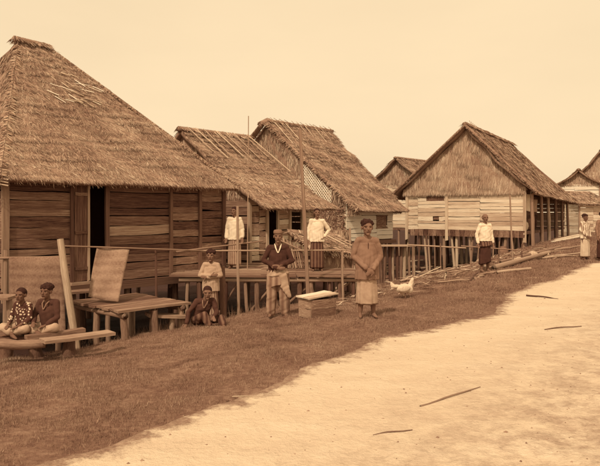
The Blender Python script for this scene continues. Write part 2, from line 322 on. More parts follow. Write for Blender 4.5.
def grass():
    V = []
    def field(a0, a1, d0, d1, dens, lo, hi, wd):
        n = int((a1 - a0) * (d1 - d0) * dens); a = RNG.uniform(a0, a1, n); d = RNG.uniform(d0, d1, n)
        x = a * .6 - d * .8; y = 6 + a * .8 + d * .6
        clump = np.sin(x * 5.1 + 2 * np.sin(y * 3.3)) * np.sin(y * 4.7 + 1.7 * np.sin(x * 2.9)) + .7 * np.sin(x * 13 + y * 7) * np.sin(y * 11 - x * 5)
        edge = .1 * np.sin(a * 1.1) + .05 * np.sin(a * 3.7 + 1) - .25 * np.exp(-((a - 4.6) / 1.6) ** 2) + .15 * np.exp(-((a - 9) / 2.5) ** 2)
        worn = np.interp(d, [4.2, 5.4], [1, .15])
        keep = (d > edge - .02 + np.abs(RNG.normal(.0, .16, n)) * np.where(RNG.random(n) < .12, -1.0, .55) + .07 * np.sin(x * 9 + 3 * np.sin(y * 7))) & (RNG.uniform(-1.3, .9, n) < clump + .55) & (RNG.random(n) < worn) & (np.abs(x) < y * .56 + .5) & (y > 2.5)
        x, y, c = x[keep], y[keep], clump[keep]
        L = RNG.uniform(lo, hi, len(x)) * (1 + .35 * c) * np.where(RNG.random(len(x)) < .03, 1.9, 1); V.append((np.stack([x, y, zg(x, y) - .006], -1), np.maximum(L, .01), RNG.uniform(.6, 1.3, len(x)) * wd))
    field(-5, 2.5, -.1, 5.6, 6500, .012, .042, .0045)
    field(2.5, 7, -.1, 5.6, 4200, .014, .042, .006)
    field(7, 14, -.1, 5.4, 2000, .025, .06, .010)
    field(14, 30, -.1, 5, 600, .03, .07, .018)
    p = np.concatenate([q[0] for q in V]); L = np.concatenate([q[1] for q in V]); W = np.concatenate([q[2] for q in V])
    v, f = blades(p, L, W, .7)
    o = link('grass', npmesh('grass', v, f), M['grass']); tag(o, 'short worn brown grass covering the bank beside the sandy path', 'grass', kind='stuff')
    # taller tufts at the feet of the posts and on the rough verge at the right
    P = []; Ls = []
    spots = []
    for k in range(120):
        px = random.uniform(60, 345); Y = random.uniform(9.6, 13.5); q = onground(px, Y)
        if rd(q.x, q.y)[1] > 3.4: spots.append((q, random.uniform(.10, .28), 26))
    for k in range(90):
        px = random.uniform(345, 520); Y = random.uniform(11.5, 18); q = onground(px, Y)
        if rd(q.x, q.y)[1] > 2.4: spots.append((q, random.uniform(.08, .2), 20))
    for k in range(420):
        aa = random.uniform(-5, 22); dd = -1.7 - abs(random.gauss(0, 1.1)); x = aa * .6 - dd * .8; y = 6 + aa * .8 + dd * .6
        spots.append((Vector((x, y, Z(x, y))), random.uniform(.01, .03), 18))
    for k in range(260):
        aa = random.uniform(-5, 14); dd = random.uniform(.1, 4.2); x = aa * .6 - dd * .8; y = 6 + aa * .8 + dd * .6
        spots.append((Vector((x, y, Z(x, y))), random.uniform(.035, .085), 16))
    for q, h, n in spots:
        s = .05 + h * .3; x = q.x + RNG.normal(0, s, n); y = q.y + RNG.normal(0, s, n)
        P.append(np.stack([x, y, zg(x, y) - .01], -1)); Ls.append(RNG.uniform(.5, 1.1, n) * h)
    p = np.concatenate(P); L = np.concatenate(Ls); v, f = blades(p, L, np.full(len(p), .009), .45)
    o = link('grass_tufts', npmesh('grass_tufts', v, f), M['tuft']); tag(o, 'longer grass tufts around the stilts and on the rough verge', 'grass', kind='stuff')
    # dead palm leaf litter on the bank
    n = 2600; px = RNG.uniform(335, 590, n); Y = RNG.uniform(11, 24, n); x = (px - 300) / 600 * Y; a, d = rd(x, Y)
    k = (d > 1.9) & (d < 5.5) & (RNG.random(n) < np.interp(d, [1.9, 3, 5.5], [.15, 1, .6])); x, Y = x[k], Y[k]; n = len(x)
    an = RNG.normal(.3, .7, n); L = RNG.uniform(.1, .5, n); ux = np.stack([np.cos(an), np.sin(an), RNG.normal(0, .12, n)], -1); wy = np.stack([-np.sin(an), np.cos(an), RNG.normal(0, .3, n)], -1)
    c = np.stack([x, Y, zg(x, Y) + RNG.uniform(.01, .07, n)], -1); W = RNG.uniform(.008, .025, n)
    v = np.stack([c - ux * L[:, None] / 2, c + wy * W[:, None], c + ux * L[:, None] / 2, c - wy * W[:, None]], 1).reshape(-1, 3)
    o = link('dry_leaf_litter', npmesh('dry_leaf_litter', v, np.arange(4 * n).reshape(-1, 4)), M['litter']); tag(o, 'dry palm leaf litter strewn on the bank by the stilts', 'leaf litter', kind='stuff')
    # pebbles and crumbs on the path
    mb = []; fb = []; n = 4000; aa = RNG.uniform(-5, 25, n); dd = np.where(RNG.random(n) < .6, -2.3 - np.abs(RNG.normal(0, .9, n)), RNG.uniform(-2.4, -.05, n))
    x = aa * .6 - dd * .8; y = 6 + aa * .8 + dd * .6; z = zg(x, y) + .012; s = np.abs(RNG.normal(0, .005, n)) + .003
    base = np.array([(1, 0, 0), (0, 1, 0), (-1, 0, 0), (0, -1, 0), (0, 0, .7), (0, 0, -.5)]); F8 = np.array([(0, 1, 4), (1, 2, 4), (2, 3, 4), (3, 0, 4), (1, 0, 5), (2, 1, 5), (3, 2, 5), (0, 3, 5)])
    v = base[None] * s[:, None, None] * RNG.uniform(.6, 1.4, (n, 6, 1)) + np.stack([x, y, z], -1)[:, None]
    f = (F8[None] + 6 * np.arange(n)[:, None, None]).reshape(-1, 3)
    o = link('path_gravel', npmesh('path_gravel', v.reshape(-1, 3), f), M['tuft']); tag(o, 'small crumbs of earth and gravel scattered on the path', 'gravel', kind='stuff')
ground(); grass()

# ------------------------------------------------------------------ thatch
def strand_mesh(name, P, down, nrm, L, W, lift, mat, parent, spread=.28):
    """flat leaf strands lying on a slope: P (n,3) upper ends"""
    n = len(P); down = np.asarray(down, float); nrm = np.asarray(nrm, float); side = np.cross(down, nrm); side /= np.linalg.norm(side)
    an = RNG.normal(0, spread, n); dirv = down[None] * np.cos(an)[:, None] + side[None] * np.sin(an)[:, None]
    sd = side[None] * np.cos(an)[:, None] - down[None] * np.sin(an)[:, None]
    tw = RNG.normal(0, .45, n); wv = sd * np.cos(tw)[:, None] + nrm[None] * np.sin(tw)[:, None]
    a = P + nrm[None] * .006; b = P + dirv * (L * .6)[:, None] + nrm[None] * (lift * .7)[:, None]; c = P + dirv * L[:, None] + nrm[None] * lift[:, None]
    w2 = wv * W[:, None] / 2
    v = np.stack([a - w2 * .7, a + w2 * .7, b + w2, c, b - w2], 1).reshape(-1, 3); k = 5 * np.arange(n)[:, None]
    f = np.concatenate([k + np.array([0, 1, 2]), k + np.array([0, 2, 4]), k + np.array([4, 2, 3])])
    o = link(name, npmesh(name, v, f), mat, parent); o['kind'] = 'stuff'; return o
def slope(parent, E0, E1, R0, R1, dens=500, L=(.2, .45), W=(.012, .03), sag=.06, thick=.1, mat='thatch', fringe=.11, course=.24, rough=.018, name='roof_slope', spread=.28, clipgap=0):
    E0, E1, R0, R1 = (np.array(p, float) for p in (E0, E1, R0, R1))
    nrm = np.cross(E1 - E0, (R0 + R1) / 2 - (E0 + E1) / 2); nrm /= np.linalg.norm(nrm)
    down = (E0 + E1) / 2 - (R0 + R1) / 2; H = np.linalg.norm(down); down /= H
    wE = np.linalg.norm(E1 - E0); wR = np.linalg.norm(R1 - R0)
    def S(u, v, off=0):
        u = np.asarray(u)[..., None]; v = np.asarray(v)[..., None]
        p = (E0 * (1 - u) + E1 * u) * (1 - v) + (R0 * (1 - u) + R1 * u) * v
        d = -sag * 4 * v * (1 - v) + rough * (np.sin(9 * u * wE / 3 + 5 * v * H / 2) + np.sin(4.1 * v * H + 2.2 * u * wE + 1) + .6 * np.sin(11 * u * wE + 3 * v)) * np.minimum(1, np.minimum(v, 1 - v) * 8 + .2) + .010 * (1 - (v * H / course) % 1)
        return p + nrm * (d + off)
    nu = max(3, int(wE / .18)); nv = max(3, int(H / .08))
    uu, vv = np.meshgrid(np.linspace(0, 1, nu + 1), np.linspace(0, 1, nv + 1), indexing='ij')
    top = S(uu, vv); bot = S(uu, vv, -thick); n = (nu + 1) * (nv + 1); idx = np.arange(n).reshape(nu + 1, nv + 1)
    q = np.stack([idx[:-1, :-1], idx[1:, :-1], idx[1:, 1:], idx[:-1, 1:]], -1).reshape(-1, 4); fs = [q, q[:, ::-1] + n]
    for e in (idx[:, 0], idx[-1, :], idx[::-1, -1], idx[0, ::-1]): fs.append(np.stack([e[:-1], e[:-1] + n, e[1:] + n, e[1:]], -1))
    o = link(name, npmesh(name, np.concatenate([top.reshape(-1, 3), bot.reshape(-1, 3)]), np.concatenate(fs)), M['thatch_base'], parent, True)
    cnt = int(dens * H * (wE + wR) / 2); v = RNG.random(cnt * 2); u = RNG.random(cnt * 2)
    keep = RNG.random(cnt * 2) < (wE * (1 - v) + wR * v) / max(wE, wR); u, v = u[keep][:cnt], v[keep][:cnt]
    row = np.round(v * H / course + RNG.normal(0, .17, len(v))) * course / H
    v = np.clip(np.where(RNG.random(len(v)) < .72, row, v), 0.02, .995)
    Ls = RNG.uniform(*L, len(v)); Ls = np.minimum(Ls, v * H + fringe * RNG.uniform(.3, 1, len(v)) + .03)
    strand_mesh('thatch', S(u, v), down, nrm, Ls, RNG.uniform(*W, len(v)), RNG.uniform(.003, .022, len(v)), M[mat], o, spread)
    if fringe:
        k = int(wE * 260); u = RNG.random(k); v = RNG.uniform(0, .05, k)
        dn = down + np.array([0, 0, -.5]); dn /= np.linalg.norm(dn)
        off = -thick * RNG.random(k)
        P = S(u, v) + nrm * off[:, None]
        strand_mesh('eave_fringe', P, dn, nrm, RNG.uniform(.3, 1.15, k) * fringe, RNG.uniform(*W, k), RNG.uniform(-.02, .02, k), M[mat], o, .3)
    return o
def ridge(parent, A, B, r=.1, dens=160, drop=.3, mat='thatch', name='ridge_cap'):
    A = Vector(A); B = Vector(B); ax = (B - A); L = ax.length; ax /= L; sd = ax.cross(Vector((0, 0, 1))).normalized(); up = sd.cross(ax); mb = MB(); rings = []
    m = max(4, int(L / .2))
    for k in range(m + 1):
        c = A + ax * L * k / m; q = r * random.uniform(.8, 1.2)
        rings.append([c + (sd * math.cos(6.2832 * j / 8) * 1.25 + up * math.sin(6.2832 * j / 8) * .75) * q for j in range(8)])
    mb.loft(rings); o = mb.build(name, M['thatch_base'], parent, True)
    n = int(dens * L); t = RNG.random(n) * L; s = RNG.choice([-1, 1], n); A_ = np.array(A); P = A_ + np.array(ax) * t[:, None] + np.array(up) * (r * .75)
    for k in (-1, 1):
        dn = np.array(sd) * k * .72 - np.array(up) * .69; nr = np.array(sd) * k * .69 + np.array(up) * .72
        strand_mesh('thatch', P[s == k] + np.array(up) * .01, dn, nr, RNG.uniform(.5, 1.2, (s == k).sum()) * drop, RNG.uniform(.014, .035, (s == k).sum()), RNG.uniform(0, .05, (s == k).sum()), M[mat], o, .35)
    return o
def planks(parent, A, B, z0, z1, rowh, breaks, mat, openings=(), out=None, top=None, name='wall_plank', alt=None):
    """horizontal boards on a wall from A to B (local xy); breaks and openings in metres along it; top(s) limits the height"""
    A = Vector((*A, 0)); B = Vector((*B, 0)); ax = (B - A); L = ax.length; ax /= L
    nr = Vector((ax.y, -ax.x, 0)); segs = [0] + sorted(breaks) + [L]
    for s0, s1 in zip(segs[:-1], segs[1:]):
        z = z0
        while z < z1 - .03:
            h = min(rowh * random.uniform(.72, 1.28), z1 - z + .02)
            spans = [(s0, s1)]
            for a, b, za, zb in openings:
                if za < z + h / 2 < zb:
                    spans = [q for p, r_ in spans for q in ((p, min(r_, a)), (max(p, b), r_)) if q[1] - q[0] > .04]
            for p, r_ in spans:
                if top:
                    # shrink to where the roof leaves room
                    ss = [s for s in np.linspace(p, r_, 40) if top(s) > z + h * .6]
                    if len(ss) < 2: ss = [p, p + .05]
                    p, r_ = ss[0], ss[-1]
                m = alt(z, p) if alt else mat
                q0 = A + ax * (p + .004) + Vector((0, 0, z + h / 2 + random.uniform(-.012, .012))) + nr * random.uniform(-.006, .012)
                q1 = A + ax * (r_ - .004) + Vector((0, 0, z + h / 2 + random.uniform(-.012, .012))) + nr * random.uniform(-.006, .012)
                piece(name, parent, q0, q1, h * random.uniform(.88, 1.0), .026, nr, m)
            z += h

# ------------------------------------------------------------------ house with the hipped roof, at the left
UA = math.atan2(.737, .676)
def frame(o, ang):
    """photo column -> metres along a wall line through o in direction ang"""
    ux, uy = math.cos(ang), math.sin(ang)
    def t(px, off=0.0):
        ox, oy = o[0] - uy * off, o[1] + ux * off; r = (px - 300) / F
        return -(ox - r * oy) / (ux - r * uy)
    return t
def house_hipped():
    O = (-5.27, 10.7); h = thing('thatched_house', 'large dark plank house on stilts with tall hipped thatch roof at left', 'house', (O[0], O[1], 0), UA)
    t = frame(O, UA); LW = t(223); D = 6.0; z0, z1 = .2, 2.5
    x_leaf, x_op, x_jamb = t(73), t(88.5), t(104); s1, s2 = t(170), t(199)
    pale_row = [round((z - z0) / .178) for z in (1.05,)]
    def alt(z, p):
        if abs(z - 1.09) < .09 and x_jamb < p + .2 < s1 and p > x_jamb - .1: return 'mid_plank'
        return 'dark_plank'
    planks(h, (0, 0), (LW, 0), z0, z1, .178, [x_leaf, x_jamb + .1, s1, s2], 'dark_plank', [(x_leaf - .02, x_jamb + .09, z0 - .1, 2.18)], alt=alt)
    for xx, wd in ((0, .12), (s1, .07), (s2, .07), (LW, .1), (x_leaf - .04, .06), (x_jamb + .05, .08)):
        piece('wall_post', h, (xx, -.035, -.05), (xx, -.035, 2.5), wd, .06, (0, -1, 0), 'dark_post' if xx > 0 else 'grey_pole')
    piece('door_lintel', h, (x_leaf - .08, -.04, 2.19), (x_jamb + .1, -.04, 2.19), .08, .07, (0, -1, 0), 'dark_post')
    piece('door_sill', h, (x_leaf - .08, -.05, .2), (x_jamb + .1, -.05, .2), .08, .09, (0, -1, 0), 'mid_plank')
    d = piece('door', h, (x_leaf + .16, -.02, .25), (x_leaf + .16, -.02, 2.14), .3, .03, (0, -1, 0), 'dark_plank')
    piece('door_stile', h, (x_op - .02, -.045, .25), (x_op - .02, -.045, 2.14), .045, .03, (0, -1, 0), 'mid_plank')
    for zz in (.5, 1.2, 1.95): piece('door_batten', h, (x_leaf + .02, -.05, zz), (x_op - .05, -.05, zz), .06, .02, (0, -1, 0), 'dark_plank')
    planks(h, (LW, 0), (LW, D), z0, z1, .2, [2, 4], 'dark_plank'); planks(h, (0, D), (0, 0), z0, z1, .2, [2, 4], 'dark_plank'); planks(h, (LW, D), (0, D), z0, z1, .25, [2.5], 'dark_plank')
    mb = MB(); mb.box((LW / 2, D / 2, .13), LW, D, .1); mb.build('floor', M['dark_post'], h)
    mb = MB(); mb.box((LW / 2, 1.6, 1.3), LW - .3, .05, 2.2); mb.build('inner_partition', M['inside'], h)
    piece('floor_beam', h, (-.1, -.05, .1), (LW + .1, -.05, .1), .16, .12, (0, -1, 0), 'dark_post')
    for i, xx in enumerate(np.linspace(.1, LW - .1, 5)):
        for yy in (.1, 2, 4, 5.8):
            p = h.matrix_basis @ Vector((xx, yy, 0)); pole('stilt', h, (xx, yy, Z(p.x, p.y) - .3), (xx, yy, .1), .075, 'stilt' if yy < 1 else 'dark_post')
    ez, rz = 2.17, 5.55; ov = .42; xl, xr = -.22, LW + .16; ra, rb = 1.48, 2.14
    slope(h, (xl, -ov, ez), (xr, -ov, ez), (ra, 3, rz), (rb, 3, rz), 4800, (.07, .2), (.005, .012), sag=.0, spread=.38)
    slope(h, (xr, -ov, ez), (xr, D + ov, ez), (rb, 3, rz), (rb + .01, 3.01, rz), 2000, (.1, .28), (.007, .017), sag=.0, spread=.35)
    slope(h, (xl, D + ov, ez), (xl, -ov, ez), (ra, 3.01, rz), (ra - .01, 3, rz), 2000, (.1, .28), (.007, .017), sag=.0, spread=.35)
    slope(h, (xr, D + ov, ez), (xl, D + ov, ez), (rb, 3, rz), (ra, 3, rz), 150, sag=.05)
    ridge(h, (ra - .1, 3, rz - .0), (rb + .06, 3, rz - .03), .10, 700, .26)
    ridge(h, (rb, 3, rz - .02), (xr, -ov, ez), .045, 240, .12, name='hip_cap'); ridge(h, (ra, 3, rz - .02), (xl, -ov, ez + .03), .035, 260, .16, name='hip_cap')
    # worn patch where the thatch has slipped: pale leaf stalks showing
    E = Vector((2, -ov, ez)); U = Vector((0, 3 + ov, rz - ez)); nn = Vector((0, -U.z, U.y)).normalized()
    inv = h.matrix_basis.inverted(); c0 = inv @ Vector((0, 0, CAMH))
    def onroof(px, py):
        dr = (inv @ pt(px, py, 12)) - c0; return c0 + dr * ((E - c0).dot(nn) / dr.dot(nn)) + nn * .0
    for k in range(34):
        if k < 24: px, py = random.uniform(46, 76), random.uniform(68, 96); py += (px - 46) * .25
        else: px, py = random.uniform(78, 100), random.uniform(86, 104)
        a_ = onroof(px, py) + nn * .03; b_ = onroof(px + random.uniform(6, 14), py + random.uniform(3, 9)) + nn * random.uniform(.04, .09)
        pole('leaf_stalk', h, a_, b_, random.uniform(.009, .015), 'pale_pole' if k % 3 else 'white_plank')
    for k in range(3):                                     # loose thatching laths sticking out at the left corner
        pole('loose_lath', h, (xl + .1, -ov - .05, ez - .02 - .05 * k), (xl - .3, -ov + .3, ez + .12 - .07 * k), .014, 'pale_pole')
    return h
house_hipped()

def house_low():
    """low house behind the railing deck"""
    O = (.99, 17.0); c, s = .676, .737
    h = thing('thatched_house', 'low thatched house with bamboo strips on its roof behind two white-shirted men', 'house', (O[0], O[1], 0), UA)
    ez, rz = 1.72, 4.0; xl, xr = -2.75, .1; fl = .32
    slope(h, (xl, 0, ez), (xr, 0, ez), (-2.75, 3.53, rz), (-.02, 3.53, rz), 2200, (.12, .3), (.008, .018), mat='thatch_far', sag=.12, spread=.38)
    slope(h, (xr, 7.0, ez), (xl, 7.0, ez), (0, 3.53, rz), (-2.75, 3.53, rz), 150, mat='thatch_far')
    ridge(h, (-2.8, 3.53, rz), (.05, 3.53, rz), .09, 130, .3)
    U = Vector((0, 3.53, rz - ez)); nn = Vector((0, -U.z, U.y)).normalized()
    for k, x in enumerate((-2.5, -2.2, -1.9, -1.45, -1.15, -.75, -.3, -.12)):
        a = random.uniform(.45, .7); p = Vector((x, 0, ez)) + U * 1.01 + nn * .07; q = Vector((x + random.uniform(.0, .12), 0, ez)) + U * a + nn * .0
        pole('roof_strip', h, p, q, .02, 'pale_pole')
    yw = .75; t = frame(O, UA); L0 = -2.6; top = lambda s_: 2.15
    a1, a2, b1, b2, c1 = 0.62, 1.02, 1.62, 1.95, 2.4
    planks(h, (L0, yw), (0, yw), fl, 2.05, .16, [.35, a1, a2, 1.5, c1], 'mid_plank', [(a1, a2, fl, 1.95), (1.55, 1.98, fl + .5, 1.62)], alt=lambda z, p: 'pale_plank' if p > 1.9 else random.choice(['mid_plank', 'pale_plank']))
    for x in (L0, L0 + a1, L0 + a2, L0 + 1.5, L0 + 2.0, 0): piece('wall_post', h, (x, yw - .04, fl - .3), (x, yw - .04, 2.1), .07, .06, (0, -1, 0), random.choice(['dark_post', 'pale_pole']))
    piece('window_frame', h, (L0 + 1.52, yw - .05, 1.64), (L0 + 2.0, yw - .05, 1.64), .05, .04, (0, -1, 0), 'dark_post')
    piece('window_frame', h, (L0 + 1.52, yw - .05, fl + .48), (L0 + 2.0, yw - .05, fl + .48), .05, .04, (0, -1, 0), 'dark_post')
    planks(h, (0, yw), (0, 6.3), fl, 2.05, .2, [2.5], 'mid_plank'); planks(h, (L0, 6.3), (L0, yw), fl, 2.05, .2, [2.5], 'dark_plank')
    planks(h, (0, 6.3), (L0, 6.3), fl, 2.05, .25, [], 'dark_plank')
    # gable ends filled with leaf thatch
    for x, sg in ((0, 1), (L0, -1)):
        E0, E1 = ((x, yw, 2.0), (x, 6.3, 2.0)) if sg > 0 else ((x, 6.3, 2.0), (x, yw, 2.0))
        slope(h, E0, E1, (x, 3.5, rz - .12), (x + .01 * sg, 3.52, rz - .12), 220, mat='thatch_gable', thick=.05, sag=0, fringe=.1, name='gable')
    mb = MB(); mb.box((L0 / 2, 3.5, fl - .07), -L0, 5.6, .1); mb.build('floor', M['dark_post'], h)
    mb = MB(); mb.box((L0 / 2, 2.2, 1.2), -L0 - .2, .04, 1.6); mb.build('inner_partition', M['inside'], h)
    for x in (L0 + .1, -1.3, -.1):
        for y in (.9, 3.5, 6.1):
            p = h.matrix_basis @ Vector((x, y, 0)); pole('stilt', h, (x, y, Z(p.x, p.y) - .3), (x, y, fl - .1), .07, 'stilt')
    return h
house_low()

def house_steep():
    O = (2.43, 23.5); h = thing('thatched_house', 'house with long sweeping thatch roof, white plank front and small square window', 'house', (O[0], O[1], 0), UA)
    ez, rz = 1.66, 5.68; L = 4.0; run = 5.25; fl = .48; yw = .75
    slope(h, (-.1, 0, ez), (3.4, 0, ez), (-.14, run, rz), (4.4, run, rz), 1500, (.14, .36), (.009, .022), mat='thatch_far', sag=.08, spread=.36, rough=.03)
    slope(h, (3.9, 2 * run, ez), (0, 2 * run, ez), (4.4, run, rz), (0, run, rz), 120, mat='thatch_far', sag=.2)
    ridge(h, (-.12, run, rz + .02), (4.5, run, rz), .11, 130, .35, mat='thatch_far')
    # barge thatch rolled over the gable verge
    ridge(h, (-.1, run - .05, rz - .1), (-.1, .1, ez + .0), .06, 120, .25, name='verge_roll', mat='thatch_far')
    ridge(h, (-.35, run + .1, rz - .15), (.1, run + .1, rz + .06), .16, 200, .4, name='ridge_end', mat='thatch_far')
    ridge(h, (-.3, run + .1, rz - .18), (-.1, run + 2.2, rz - 1.7), .12, 120, .35, name='verge_roll', mat='thatch_base')
    U = Vector((0, run, rz - ez)); nn = Vector((0, -U.z, U.y)).normalized()
    for x, a in ((.25, .7), (.7, .74), (1.0, .72), (2.0, .8), (2.4, .84), (3.1, .82), (3.6, .84), (4.0, .87)):
        pole('roof_strip', h, Vector((x, 0, ez)) + U * 1.015 + nn * .1, Vector((x - .05, 0, ez)) + U * a - nn * .06, .022, 'pale_pole')
    for x in np.linspace(.2, 4.3, 13): pole('ridge_pin', h, (x, run - .2, rz + .02), (x + random.uniform(-.1, .1), run + .12, rz + .22), .014, 'grey_pole')
    # front wall and its window
    t = frame(O, UA); wl, wr = -.05, 3.25; w0, w1 = t(376, yw) - wl, t(387, yw) - wl
    zw0 = CAMH - (228 - HOR) / F * 25; zw1 = CAMH - (216 - HOR) / F * 25
    planks(h, (wl, yw), (wr, yw), fl - .05, 1.95, .15, [1.0, 2.1], 'white_plank', [(w0, w1, zw0, zw1)])
    mb = MB(); zc = (zw0 + zw1) / 2
    piece('window_shutter', h, (wl + w0 + .02, yw + .03, zc), (wl + w1 - .02, yw + .03, zc), zw1 - zw0, .03, (0, -1, 0), 'dark_plank')
    for zz in (zw0 - .02, zw1 + .02): piece('window_frame', h, (wl + w0 - .03, yw - .03, zz), (wl + w1 + .03, yw - .03, zz), .045, .03, (0, -1, 0), 'mid_plank')
    # gable end: boards below, lattice and leaf thatch above
    gx = .0; topf = lambda s_: 99
    planks(h, (gx, 8.5), (gx, yw), fl, 1.5, .15, [1.5, 5], 'pale_plank', top=None)
    slope(h, (3.35, .3, 1.55), (3.35, 2 * run - .3, 1.55), (3.6, run, rz - .3), (3.6, run + .02, rz - .3), 120, mat='thatch_gable', thick=.05, sag=0, name='gable')
    slope(h, (gx, 2 * run - .2, 1.5), (gx, .12, 1.5), (gx, run + .02, rz - .2), (gx, run, rz - .2), 260, (.25, .5), mat='thatch_gable', thick=.05, sag=0, fringe=.1, name='gable', spread=.2)
    lat = MB()                                              # open lattice of crossed laths below the rake
    y0, y1 = 1.5, 3.2
    rake = lambda y: ez + (rz - ez) * y / run - .32
    base = lambda y: max(1.75, rake(y) - 1.0)
    for sgn in (-1, 1):
        for q in np.arange(-4, 9, .14):
            seg = [(y, z) for y in np.linspace(y0, y1, 60) for z in [q + sgn * (y - y0) * 1.1 + 1] if base(y) < z < rake(y)]
            if len(seg) < 2: continue
            (ya, za), (yb, zb) = seg[0], seg[-1]; p, r_ = Vector((gx - .06 - .012 * sgn, ya, za)), Vector((gx - .06 - .012 * sgn, yb, zb)); a_ = (r_ - p); ln = a_.length
            if ln < .05: continue
            a_ /= ln; n_ = Vector((1, 0, 0)); b_ = n_.cross(a_); lat.box((p + r_) / 2, ln, .035, .012, Matrix((a_, b_, n_)).transposed())
    lat.build('lattice', M['white_plank'], h)
    # dark screen of leaves tied to the foot of the gable
    slope(h, (gx - .1, 4.2, .75), (gx - .1, .9, .75), (gx - .08, 4.2, 1.78), (gx - .08, .9, 1.78), 500, (.12, .3), (.03, .08), mat='leaf', thick=.04, sag=0, fringe=.1, name='leaf_screen', spread=1.3)
    planks(h, (wr, yw), (wr, 9), fl, 1.6, .2, [3], 'pale_plank')
    mb = MB(); mb.box((1.6, 5, fl - .1), 3.2, 8.4, .1); mb.build('floor', M['dark_post'], h)
    piece('floor_beam', h, (.2, yw - .05, fl - .16), (3.4, yw - .05, fl - .16), .16, .12, (0, -1, 0), 'dark_post')
    for x in np.linspace(.0, 3.2, 13):
        for y in ((.9, 4, 8) if x in (.0, 3.2) else (.9, 2.5)):
            p = h.matrix_basis @ Vector((x, y, 0)); pole('stilt', h, (x + random.uniform(-.1, .1), y, Z(p.x, p.y) - .3), (x, y, fl - .1), random.uniform(.04, .07), 'stilt')
    return h
house_steep()

